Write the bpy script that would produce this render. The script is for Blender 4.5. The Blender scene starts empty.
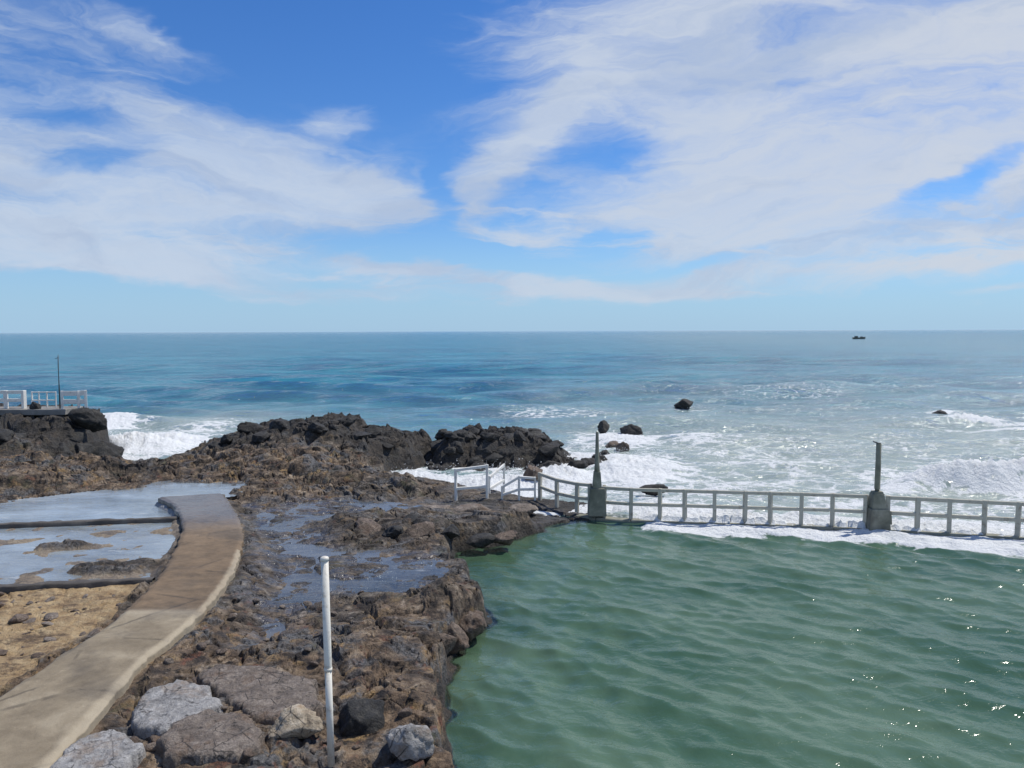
import bpy, bmesh, math, random
import numpy as np
from mathutils import Vector, Matrix

scene = bpy.context.scene
COL = scene.collection
R = math.radians

# ------------------------------------------------------------------ camera
H, F, PITCH, ROLL = 7.5, 770.0, R(3.93), R(0.2)
fw = Vector((0, math.cos(PITCH), -math.sin(PITCH)))
up0 = Vector((0, math.sin(PITCH), math.cos(PITCH)))
rt0 = Vector((1, 0, 0))
rt = rt0 * math.cos(ROLL) - up0 * math.sin(ROLL)
up = up0 * math.cos(ROLL) + rt0 * math.sin(ROLL)
cam = bpy.data.cameras.new('camera')
cam.sensor_width = 36.0
cam.lens = F / 1024 * 36.0
cam.clip_start, cam.clip_end = 0.1, 200000
co = bpy.data.objects.new('camera', cam)
COL.objects.link(co)
co.matrix_world = Matrix(((rt.x, up.x, -fw.x, 0), (rt.y, up.y, -fw.y, 0), (rt.z, up.z, -fw.z, H), (0, 0, 0, 1)))
scene.camera = co


def ray(px, py):
    return fw + rt * ((px - 512) / F) - up * ((py - 384) / F)


def at(px, py, z):
    d = ray(px, py)
    t = (z - H) / d.z
    return Vector((d.x * t, d.y * t, z))


def atY(px, py, Y):
    d = ray(px, py)
    t = Y / d.y
    return Vector((d.x * t, Y, H + d.z * t))


# ------------------------------------------------------------------ numpy noise
def _h(ix, iy, iz, s):
    h = (ix.astype(np.int64) * 374761393 + iy.astype(np.int64) * 668265263 + iz.astype(np.int64) * 2147483647 + s * 974634777) & 0xFFFFFFFF
    h = ((h ^ (h >> 13)) * 1274126177) & 0xFFFFFFFF
    h = ((h ^ (h >> 16)) * 2246822519) & 0xFFFFFFFF
    return ((h ^ (h >> 15)) & 0xFFFFFF) / float(0xFFFFFF)


def vnoise(x, y, s=0):
    """gradient noise 2-D in about -1..1"""
    ix, iy = np.floor(x), np.floor(y)
    fx, fy = x - ix, y - iy
    ux = fx * fx * fx * (fx * (fx * 6 - 15) + 10)
    uy = fy * fy * fy * (fy * (fy * 6 - 15) + 10)
    z0 = np.zeros_like(ix)

    def g(dx, dy):
        a = _h(ix + dx, iy + dy, z0, s) * 2 * math.pi
        return np.cos(a) * (fx - dx) + np.sin(a) * (fy - dy)
    a = g(0, 0) * (1 - ux) + g(1, 0) * ux
    b = g(0, 1) * (1 - ux) + g(1, 1) * ux
    return (a * (1 - uy) + b * uy) * 1.5


def fbm(x, y, o=5, s=0, gain=.5, lac=2.03):
    t, a, n = 0, 1.0, 0
    for i in range(o):
        t = t + a * vnoise(x, y, s + i * 17)
        n += a
        a *= gain
        x, y = x * lac * .94 + y * lac * .34 + 5.2, y * lac * .94 - x * lac * .34 + 1.3
    return t / n


def ridged(x, y, o=5, s=0, gain=.55):
    t, a, n = 0, 1.0, 0
    for i in range(o):
        t = t + a * (1 - 2 * np.abs(vnoise(x, y, s + i * 23)))
        n += a
        a *= gain
        x, y = x * 1.95 + y * .6 + 3.1, y * 1.95 - x * .6 + 7.7
    return t / n


def worley(x, y, s=0):
    """returns f1, f2, cell random, cell tilt"""
    ix, iy = np.floor(x), np.floor(y)
    z0 = np.zeros_like(ix)
    f1 = np.full(x.shape, 9.0)
    f2 = np.full(x.shape, 9.0)
    cid = np.zeros(x.shape)
    pl = np.zeros(x.shape)
    for dx in (-1, 0, 1):
        for dy in (-1, 0, 1):
            cx, cy = ix + dx, iy + dy
            ox, oy = x - cx - _h(cx, cy, z0, s), y - cy - _h(cx, cy, z0, s + 7)
            d = np.hypot(ox, oy)
            r = _h(cx, cy, z0, s + 13)
            tl = ox * (_h(cx, cy, z0, s + 19) - .5) + oy * (_h(cx, cy, z0, s + 29) - .5)
            nf = d < f1
            f2 = np.where(nf, f1, np.minimum(f2, d))
            cid = np.where(nf, r, cid)
            pl = np.where(nf, tl, pl)
            f1 = np.where(nf, d, f1)
    return f1, f2, cid, pl


def sstep(a, b, x):
    t = np.clip((x - a) / (b - a), 0, 1)
    return t * t * (3 - 2 * t)


def sdpoly(x, y, P):
    """signed distance to a polygon, positive inside"""
    d = np.full(x.shape, 1e9)
    ins = np.zeros(x.shape, bool)
    n = len(P)
    for i in range(n):
        ax, ay = P[i][0], P[i][1]
        bx, by = P[(i + 1) % n][0], P[(i + 1) % n][1]
        ex, ey = bx - ax, by - ay
        wx, wy = x - ax, y - ay
        t = np.clip((wx * ex + wy * ey) / (ex * ex + ey * ey + 1e-9), 0, 1)
        d = np.minimum(d, np.hypot(wx - ex * t, wy - ey * t))
        c = ((ay > y) != (by > y)) & (x < (bx - ax) * (y - ay) / ((by - ay) if abs(by - ay) > 1e-9 else 1e-9) + ax)
        ins ^= c
    return np.where(ins, d, -d)


def sdline(x, y, P):
    d = np.full(x.shape, 1e9)
    for i in range(len(P) - 1):
        ax, ay = P[i][0], P[i][1]
        ex, ey = P[i + 1][0] - ax, P[i + 1][1] - ay
        t = np.clip(((x - ax) * ex + (y - ay) * ey) / (ex * ex + ey * ey + 1e-9), 0, 1)
        d = np.minimum(d, np.hypot(x - ax - ex * t, y - ay - ey * t))
    return d


def W(L, z=None):
    return [at(*p) if len(p) == 3 else at(p[0], p[1], z) for p in L]


# ------------------------------------------------------------------ the plan of the shore, in metres
PLATFORM = W([(446, 800, 0), (436, 745, 0), (436, 690, 0), (440, 658, 0), (466, 642, 0), (484, 620, 0), (474, 598, 0),
              (452, 578, 0), (450, 552, 0), (480, 546, 0), (520, 538, 0), (545, 526, 0), (580, 519, 0), (612, 516, 0),
              (600, 506, 0), (560, 503, 0), (500, 499, 0), (455, 495, 0), (402, 491, 0), (380, 485, 0), (384, 474, 0)]) + \
    [Vector((-5.2, 41.3, 0)), Vector((-4.4, 46.5, 0)), Vector((-9, 47.5, 0)), Vector((-13, 46.5, 0)), Vector((-16.5, 45, 0))] + \
    W([(203, 452, 0), (192, 470, 0)]) + [Vector((-20.5, 38.0, 0)), Vector((-22.4, 39.2, 0)), Vector((-23.0, 41, 0)), Vector((-24.0, 43, 0)), Vector((-24.3, 46.5, 0)),
     Vector((-28, 50, 0)), Vector((-40, 52, 0)), Vector((-75, 54, 0)), Vector((-75, 4, 0)), Vector((0, 4, 0))]
REEF = [Vector((-4.9, 40.9, 0)), Vector((-3.2, 41.2, 0)), Vector((-.8, 41.3, 0)), Vector((1.2, 41.2, 0)), Vector((3.0, 41.6, 0)), Vector((4.2, 43.2, 0)),
        Vector((4.4, 45.8, 0)), Vector((2.5, 48, 0)), Vector((-2, 49, 0)), Vector((-5.5, 48, 0))]
BASIN = W([(-330, 540), (-100, 513), (0, 504), (60, 497), (140, 488), (165, 482), (232, 484), (228, 494), (178, 504), (184, 528), (170, 556), (150, 583), (0, 592), (-330, 620)], .9)
SAND = W([(-330, 618), (0, 588), (150, 580), (116, 619), (73, 648), (0, 696), (-110, 745), (-330, 800)], .95)
PATH_L = [(158, 497), (173, 505), (182, 527), (169, 558), (152, 583), (114, 619), (73, 646), (0, 694), (-110, 760), (-260, 850)]
PATH_R = [(224, 493), (238, 515), (243, 537), (235, 565), (217, 593), (187, 625), (146, 657), (113, 693), (47, 768), (-15, 830)]
ZP = 1.2
PATH = W(PATH_L, ZP) + W(PATH_R[::-1], ZP)
CAUSE = W([(400, 498), (460, 497), (540, 502), (608, 511), (608, 518), (540, 522), (450, 514), (380, 512)], .4)
NEARR = W([(60, 775), (150, 690), (205, 655), (320, 662), (330, 712), (300, 745), (270, 790), (60, 800)], 1.15)
WET = W([(235, 500), (330, 492), (420, 500), (330, 520), (345, 545), (450, 545), (452, 575), (400, 590), (330, 592), (300, 625), (225, 648), (236, 596), (250, 540)], .9)


def terrain(x, y):
    """height and masks"""
    wx = .55 * fbm(x * .7, y * .7, 3, 3)
    wy = .55 * fbm(x * .7, y * .7, 3, 9)
    xx, yy = x + wx, y + wy
    p = sdpoly(xx, yy, PLATFORM)
    reef = sdpoly(xx, yy, REEF)
    basin = sdpoly(x + .3 * wx, y + .3 * wy, BASIN)
    sand = sdpoly(x + .3 * wx, y + .3 * wy, SAND)
    path = sdpoly(x, y, PATH)
    cause = sdpoly(x + .3 * wx, y + .3 * wy, CAUSE)
    wet = sdpoly(xx, yy, WET)
    base = -2.6 + 1.35 * sstep(-3.2, -.8, p) + .8 * sstep(-1.0, .0, p) + .46 * sstep(-.3, .6, p) + .84 * sstep(.3, 3.4, p)          # shelf below water, then the rock edge
    rough = np.ones_like(x) * sstep(-.6, .6, p)
    # central headland
    zc = np.interp(x, [-19, -17.6, -16.5, -14.8, -13.2, -11.2, -9.3, -8.7, -7, -5.9, -4.6, -3.8], [1.0, 1.25, 1.45, 2.0, 2.25, 2.5, 2.45, 1.85, 1.75, 1.65, 1.45, .9])
    yb = np.interp(x, [-18, -12, -6], [33.5, 32.0, 33.0])
    g = .55 * sstep(yb, yb + 7, yy) + .45 * sstep(yb + 6.5, yb + 8.6, yy)
    hc = .85 + (zc - .85) * g
    mC = sstep(-18.6, -17.2, x) * (1 - sstep(-4.4, -3.7, x)) * sstep(30, 33, y)
    hl = np.where(y > 28, hc, base)
    base = np.where((p > 0) & (mC > 0), base * (1 - mC) + np.maximum(base, hl) * mC * sstep(0, 1.0, p) + base * mC * (1 - sstep(0, 1.0, p)), base)
    # left headland
    mL = 1 - sstep(-24.8, -22.6, xx)
    g = .35 * sstep(35.0, 36.4, yy) + .3 * sstep(37.5, 39.2, yy) + .35 * sstep(40.6, 41.8, yy)
    hL = .9 + 1.85 * g
    base = np.maximum(base, np.where(p > -.3, hL * mL * sstep(-.3, .5, p) * sstep(34.4, 35.2, yy), -9))
    # low brown ridge in front of it
    ridge_end = np.interp(y, [28, 36], [-17.0, -17.5])
    yf = np.interp(x, [-26, -22, -19, -17], [29.4, 30.4, 31.8, 33.6])
    mr = sstep(yf - .2, yf + 1.4, yy) * (1 - sstep(36.5, 38, yy)) * (1 - sstep(-18.6, -17.4, x))
    base = np.where(p > 0, np.maximum(base, .75 + .85 * mr * (1 - .3 * sstep(-20.5, -18.5, x))), base)
    # dark sill between the ridge and the headland
    sill = np.exp(-((y - 35.0) / .8) ** 2) * sstep(-19.5, -18.7, x) * (1 - sstep(-16.3, -15.5, x))
    base = base + .35 * sill
    # reef
    rz = np.interp(x, [-5, -4, -2.2, .5, 2, 3.2, 4.3], [1.0, 1.4, 1.5, 1.55, 1.15, .5, .0])
    base = np.maximum(base, -2.2 + 2.0 * sstep(-1.5, 0, reef) + (rz + .2) * sstep(-.1, 1.9, reef))
    rough = np.maximum(rough, 1.2 * sstep(-.5, .4, reef))
    # dark ridge north of the pool, and the outcrop on its west edge
    e = lambda cx, cy, z, a, b, hgt: hgt * np.exp(-(((x - at(cx, cy, z).x) / a) ** 2 + ((y - at(cx, cy, z).y) / b) ** 2))
    for args in ((410, 528, .8, 2.6, .8, .32), (330, 522, .8, 1.6, .7, .2), (500, 524, .5, 1.4, .7, .12), (448, 612, .5, .6, .7, .5),
                 (405, 600, .8, 1.2, .6, .22), (380, 640, .9, 1.6, 1.0, .22), (400, 690, .9, .8, .9, .28), (330, 660, .9, 1.0, .6, .15),
                 (290, 470, 1.2, 1.8, 1.0, .3), (345, 468, 1.4, 1.4, .8, .4)):
        base = base + np.where(p > -.3, e(*args), 0)
    # flats
    def flat(base, rough, m, z, r):
        return base * (1 - m) + z * m, rough * (1 - m) + r * m
    inp = sstep(-.1, .3, p)
    base, rough = flat(base, rough, sstep(-.15, .35, cause) * sstep(-.4, -.1, p), np.interp(x, [-3.5, -1, 1.5, 3.4], [.5, .3, .1, .03]), .3)
    base, rough = flat(base, rough, .9 * sstep(-.4, .8, wet) * inp, .70, .36)
    base = np.where((p > .2) & (path < .1), np.maximum(base, 1.08 - .12 * np.clip(-path, 0, 3)) * sstep(-1.6, -.2, path) * (y < 24) + base * (1 - sstep(-1.6, -.2, path) * (y < 24)), base)
    nearr = sdpoly(xx * .5 + x * .5, yy * .5 + y * .5, NEARR)
    base, rough = flat(base, rough, .85 * sstep(-.3, .6, nearr) * inp, 1.02, .42)
    n1 = fbm(x * .9, y * .9, 4, 31)
    bz = np.where(y > at(100, 522, .9).y, .72, .895 + .16 * n1 - .06 * sstep(17.5, 22, y) + .035)
    pr = np.clip(e(62, 547, .9, 1.1, .5, 1) + e(135, 566, .9, 1.2, .45, 1) + e(100, 572, .9, 1.3, .35, .9), 0, 1)
    bz = bz + .16 * sstep(.3, .8, pr + .3 * n1)
    base, rough = flat(base, rough, sstep(-.15, .25, basin), bz, .0)
    rough = np.maximum(rough, .45 * sstep(.35, .8, pr + .3 * n1))
    base, rough = flat(base, rough, sstep(-.2, .3, sand), .98 + .08 * n1, .22)
    base, rough = flat(base, rough, sstep(-.28, -.02, path), 1.0, .12)
    # rock detail: tilted fractured blocks, open cracks, pitted skin
    f1, f2, cid, pl1 = worley(x * .55 + .45 * wx, y * .62 + .45 * wy, 5)
    f1b, f2b, cidb, pl2 = worley(x * 1.5 + 1.1 * wx, y * 1.8 + 1.1 * wy, 15)
    f1c, f2c, cidc, pl3 = worley(x * 4.2 + 2 * wx, y * 4.8 + 2 * wy, 25)
    ck = sstep(-.25, .25, fbm(x * .45, y * .45, 3, 66))
    crack = (1 - sstep(.0, .085, f2 - f1)) * (.35 + .65 * ck)
    crackb = (1 - sstep(.0, .13, f2b - f1b)) * sstep(-.2, .2, fbm(x * .6, y * .6, 3, 67))
    rd = ridged(x * .7, y * .7, 5, 41)
    fine = fbm(x * 4.1, y * 4.1, 5, 57, .6)
    pit = sstep(.12, .5, fbm(x * 3.3, y * 3.3, 4, 93, .6))
    ragm = .35 + .65 * sstep(-.2, .25, fbm(x * .3 + 4, y * .3, 3, 99))
    shelf = sstep(29.5, 27.5, y) * sstep(-13, -10, x)
    det = (.9 - .25 * shelf) * (.20 * (cid - .5) + .42 * pl1 - .36 * crack + .13 * (cidb - .5) + .30 * pl2 - .13 * crackb + ragm * (.10 * pl3 + .05 * (cidc - .5) + .13 * rd + (.085 * fine - .16 * pit) * (.3 + .7 * sstep(.1, 1.2, np.maximum(p, reef)))))
    farr = 1 + .25 * sstep(31, 38, y)
    h = base + rough * det * farr
    # ledges: quantise part of the relief so that it breaks into layers
    q = .28
    hq = np.floor(h / q + .35 * fbm(x * .5, y * .5, 3, 88)) * q + q * .5
    hs = hq + q * .5 * np.tanh(4 * ((h - hq) / q)) * .6
    m = rough * .22 * sstep(.1, .5, h)
    h = h * (1 - m) + hs * m
    cap = np.interp(x, [-4.2, -1, 1.5, 3.4], [.75, .42, .18, .08]) + .05 * fine + .06 * pl1
    mcap = sstep(-4.6, -3.6, x) * sstep(28.2, 29.0, y) * sstep(38, 36, y)
    h = h * (1 - mcap) + np.minimum(h, cap) * mcap
    wetm = np.clip(np.maximum(sstep(-.3, .6, wet) * .9, sstep(-.3, .1, cause) * .35), 0, 1)
    return dict(pr=sstep(.3, .7, pr + .3 * n1), h=h, p=p, reef=reef, basin=basin, sand=sand, path=path, wet=wetm, rough=rough, crack=np.maximum(crack, crackb * .6) * np.clip(rough, 0, 1))


# ------------------------------------------------------------------ tiny shader language
class NT:
    def __init__(s, tree):
        s.t = tree
        s.n = tree.nodes
        s.l = tree.links

    def node(s, typ, **kw):
        nd = s.n.new(typ)
        for k, v in kw.items():
            setattr(nd, k, v)
        return nd

    def inp(s, sock, v):
        if isinstance(v, X):
            v = v.s
        if isinstance(v, bpy.types.NodeSocket):
            s.l.new(v, sock)
        elif v is not None:
            sock.default_value = v

    def m(s, op, *a, clamp=False):
        nd = s.node('ShaderNodeMath', operation=op, use_clamp=clamp)
        for i, v in enumerate(a):
            s.inp(nd.inputs[i], v)
        return X(s, nd.outputs[0])

    def step(s, a, b, x):
        nd = s.node('ShaderNodeMapRange', interpolation_type='SMOOTHSTEP')
        s.inp(nd.inputs[0], x)
        s.inp(nd.inputs[1], a)
        s.inp(nd.inputs[2], b)
        return X(s, nd.outputs[0])

    def noise(s, vec, scale, detail=4, rough=.55, dist=0, dims='3D', out=0):
        nd = s.node('ShaderNodeTexNoise', noise_dimensions=dims)
        s.inp(nd.inputs['Vector'], vec)
        nd.inputs['Scale'].default_value = scale
        nd.inputs['Detail'].default_value = detail
        nd.inputs['Roughness'].default_value = rough
        nd.inputs['Distortion'].default_value = dist
        return X(s, nd.outputs[out])

    def voro(s, vec, scale, feature='DISTANCE_TO_EDGE', rnd=1):
        nd = s.node('ShaderNodeTexVoronoi', feature=feature)
        s.inp(nd.inputs['Vector'], vec)
        nd.inputs['Scale'].default_value = scale
        nd.inputs['Randomness'].default_value = rnd
        return X(s, nd.outputs[0] if feature == 'DISTANCE_TO_EDGE' else nd.outputs['Distance'])

    def mapping(s, vec, scale=(1, 1, 1), rot=(0, 0, 0), loc=(0, 0, 0)):
        nd = s.node('ShaderNodeMapping')
        s.inp(nd.inputs[0], vec)
        nd.inputs[1].default_value = loc
        nd.inputs[2].default_value = rot
        nd.inputs[3].default_value = scale
        return X(s, nd.outputs[0])

    def ramp(s, x, stops):
        nd = s.node('ShaderNodeValToRGB')
        s.inp(nd.inputs[0], x)
        e = nd.color_ramp.elements
        while len(e) < len(stops):
            e.new(.5)
        for el, (p, c) in zip(e, stops):
            el.position = p
            el.color = (*c, 1)
        return X(s, nd.outputs[0])

    def mix(s, f, a, b):
        nd = s.node('ShaderNodeMix', data_type='RGBA')
        s.inp(nd.inputs[0], f)
        s.inp(nd.inputs[6], (*a, 1) if isinstance(a, tuple) else a)
        s.inp(nd.inputs[7], (*b, 1) if isinstance(b, tuple) else b)
        return X(s, nd.outputs[2])

    def attr(s, name):
        return X(s, s.node('ShaderNodeAttribute', attribute_name=name).outputs['Fac'])

    def pos(s):
        return X(s, s.node('ShaderNodeNewGeometry').outputs['Position'])

    def obj(s):
        return X(s, s.node('ShaderNodeTexCoord').outputs['Object'])

    def bump(s, h, dist, strength=1, normal=None):
        nd = s.node('ShaderNodeBump')
        s.inp(nd.inputs['Height'], h)
        nd.inputs['Distance'].default_value = dist
        nd.inputs['Strength'].default_value = strength
        if normal is not None:
            s.inp(nd.inputs['Normal'], normal)
        return X(s, nd.outputs[0])

    def shader(s, typ, **kw):
        nd = s.node(typ)
        for k, v in kw.items():
            s.inp(nd.inputs[k.replace('_', ' ')], (*v, 1) if isinstance(v, tuple) and len(v) == 3 and 'Color' in k else v)
        return X(s, nd.outputs[0])

    def mixsh(s, f, a, b):
        nd = s.node('ShaderNodeMixShader')
        s.inp(nd.inputs[0], f)
        s.inp(nd.inputs[1], a)
        s.inp(nd.inputs[2], b)
        return X(s, nd.outputs[0])


class X:
    def __init__(s, t, sock):
        s.t, s.s = t, sock

    def __add__(s, o): return s.t.m('ADD', s, o)
    __radd__ = __add__
    def __mul__(s, o): return s.t.m('MULTIPLY', s, o)
    __rmul__ = __mul__
    def __sub__(s, o): return s.t.m('SUBTRACT', s, o)
    def __rsub__(s, o): return s.t.m('SUBTRACT', o, s)
    def __truediv__(s, o): return s.t.m('DIVIDE', s, o)


def material(name):
    m = bpy.data.materials.new(name)
    m.use_nodes = True
    m.node_tree.nodes.clear()
    return m, NT(m.node_tree)


def finish(m, t, sh):
    o = t.node('ShaderNodeOutputMaterial')
    t.l.new(sh.s, o.inputs[0])
    return m


# ------------------------------------------------------------------ materials
def rock_mat():
    m, t = material('rock')
    p = t.pos()
    wet, sand, conc, low = t.attr('wet'), t.attr('sand'), t.attr('concrete'), t.attr('dark')
    big = t.noise(p, .55, 4, .6)
    mid = t.noise(t.mapping(p, loc=(7, 3, 1)), 2.2, 6, .65, .4)
    fin = t.noise(p, 14, 5, .7)
    bz = t.attr('brownzone')
    c1 = t.ramp(mid, [(.30, (.012, .010, .009)), (.43, (.040, .034, .028)), (.52, (.090, .075, .058)), (.60, (.165, .14, .11)), (.72, (.33, .29, .24))])
    c2 = t.ramp(mid, [(.28, (.016, .012, .009)), (.41, (.065, .045, .030)), (.50, (.165, .110, .066)), (.60, (.28, .20, .125)), (.72, (.46, .37, .27))])
    c = t.mix(t.m('MULTIPLY_ADD', t.step(.40, .62, big), .35, bz * .6), c1, c2)
    grey = t.ramp(fin, [(.3, (.035, .035, .036)), (.5, (.10, .098, .096)), (.72, (.27, .26, .25))])
    c = t.mix(t.step(.5, .62, t.noise(t.mapping(p, loc=(31, 8, 2)), .8, 6, .65)), c, grey)
    och = t.step(.55, .66, t.noise(t.mapping(p, loc=(2, 40, 5)), 1.5, 6, .65))
    c = t.mix(och * t.m('MULTIPLY_ADD', bz, .5, .4), c, t.mix(fin, (.17, .105, .04), (.44, .29, .13)))
    red = t.step(.58, .70, t.noise(t.mapping(p, loc=(12, 4, 15)), 2.4, 5, .65))
    c = t.mix(red * t.m('MULTIPLY_ADD', bz, .5, .25), c, (.20, .080, .045))
    moss = t.step(.57, .7, t.noise(t.mapping(p, loc=(52, 14, 5)), .8, 5, .65))
    c = t.mix(moss * .6, c, (.070, .072, .030))
    spk = t.step(.62, .74, t.noise(p, 9, 4, .7))
    c = t.mix(spk * .5, c, (.46, .42, .36))
    blk = t.step(.52, .66, t.noise(t.mapping(p, loc=(3, 3, 33)), 4, 5, .7))
    c = t.mix(blk * .95, c, (.012, .010, .009))
    # wave-washed rock is black with wet and algae; reef and headland darkened too
    c = t.mix(low * .85, c, t.ramp(fin, [(.3, (.008, .008, .008)), (.58, (.030, .028, .025)), (.8, (.11, .095, .075))]))
    sc = t.ramp(t.noise(p, 3.0, 6, .6), [(.3, (.22, .14, .068)), (.5, (.40, .28, .145)), (.7, (.55, .42, .24))])
    sc = t.mix(t.step(.49, .62, t.noise(t.mapping(p, scale=(.7, 1.5, 1)), 1.3, 7, .72)) * .9, sc, (.11, .072, .042))
    c = t.mix(sand, c, sc)
    cc = t.ramp(t.noise(p, 1.2, 6, .65), [(.3, (.20, .205, .21)), (.6, (.36, .36, .36)), (.8, (.44, .44, .43))])
    c = t.mix(conc, c, cc)
    film = t.step(.41, .56, t.noise(t.mapping(p, scale=(.8, 1.6, 1)), 1.3, 5, .65)) * wet
    c = t.mix(film * .6, c, (.045, .048, .055))
    rough = t.m('MULTIPLY_ADD', film, -.72, .88)
    hgt = fin * .6 + t.noise(p, 42, 3, .7) * .3 + t.m('MULTIPLY', t.voro(p, 6), .5)
    nf = t.m('SUBTRACT', 1.0, t.m('MULTIPLY', film, .93))
    b = t.bump(hgt * nf, .12, 1)
    sh = t.shader('ShaderNodeBsdfPrincipled', Base_Color=c, Roughness=rough, Normal=b)
    return finish(m, t, sh)


def boulder_mat(name, c0, c1, c2):
    m, t = material(name)
    p = t.pos()
    mid = t.noise(p, 2.6, 6, .68, .4)
    fin = t.noise(p, 15, 5, .7)
    c = t.ramp(mid * .6 + fin * .4, [(.32, c0), (.5, c1), (.64, c2)])
    c = t.mix(t.step(.5, .66, t.noise(t.mapping(p, loc=(3, 1, 8)), 1.6, 6, .7)) * .6, c, tuple(v * f for v, f in zip(c1, (.75, .55, .38))))
    c = t.mix(t.step(.56, .66, t.noise(t.mapping(p, loc=(9, 1, 8)), 5, 5, .7)) * .8, c, (.02, .017, .014))
    cr = t.voro(t.mapping(p, loc=(1, 2, 3)) if False else p, 2.4)
    crk = t.step(.035, .005, cr) * t.step(.45, .6, t.noise(p, 1.3, 3, .6))
    c = t.mix(crk * .85, c, (.018, .015, .013))
    sh = t.shader('ShaderNodeBsdfPrincipled', Base_Color=c, Roughness=.75, Normal=t.bump(fin + t.noise(p, 45, 3, .7) * .4, .07, .9))
    return finish(m, t, sh)


def concrete_mat(name, a, b, c, brown=None, joint=False):
    m, t = material(name)
    p = t.pos()
    n = t.noise(p, 1.1, 7, .66, .3)
    f = t.noise(p, 22, 5, .75)
    col = t.ramp(n, [(.28, a), (.5, b), (.72, c)])
    col = t.mix(t.step(.55, .75, f) * .45, col, tuple(v * .45 for v in b))
    col = t.mix(t.step(.6, .78, t.noise(p, 6, 4, .7)) * .4, col, tuple(min(1, v * 1.5) for v in c))
    rough = .85
    if brown:
        br = t.attr('brown')
        bc = t.ramp(t.noise(t.mapping(p, scale=(1, 1.3, 1)), 1.3, 8, .72), [(.3, tuple(v * .45 for v in brown)), (.5, brown), (.75, tuple(v * 1.55 for v in brown))])
        col = t.mix(br, col, bc)
        wt = t.attr('wet')
        col = t.mix(wt * .55, col, (.17, .165, .15))
        ck = t.step(.020, .004, t.voro(t.mapping(p, loc=(.3, .8, 0)), .42)) * t.step(.46, .56, t.noise(p, .8, 4, .6))
        col = t.mix(ck * .5, col, (.03, .025, .02))
        w2 = t.step(.35, .6, t.noise(p, 1.4, 4, .6) * .5 + wt * .5) * wt
        rough = t.m('MULTIPLY_ADD', w2, -.7, .85)
        col = t.mix(t.attr('edge') * .6, col, (.42, .36, .26))
    stain = t.step(.52, .7, t.noise(t.mapping(p, loc=(9, 9, 9)), .6, 6, .6))
    col = t.mix(stain * .5, col, (.07, .06, .05))
    sh = t.shader('ShaderNodeBsdfPrincipled', Base_Color=col, Roughness=rough, Normal=t.bump(f + n, .02, .7))
    return finish(m, t, sh)


def paint_mat(name, c, worn, rough=.55):
    m, t = material(name)
    p = t.pos()
    n = t.noise(p, 5, 6, .7)
    col = t.mix(t.step(.52, .7, n) * .8, c, worn)
    f = t.noise(p, 40, 3, .6)
    sh = t.shader('ShaderNodeBsdfPrincipled', Base_Color=col, Roughness=rough, Normal=t.bump(f, .006, .5))
    return finish(m, t, sh)


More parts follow.
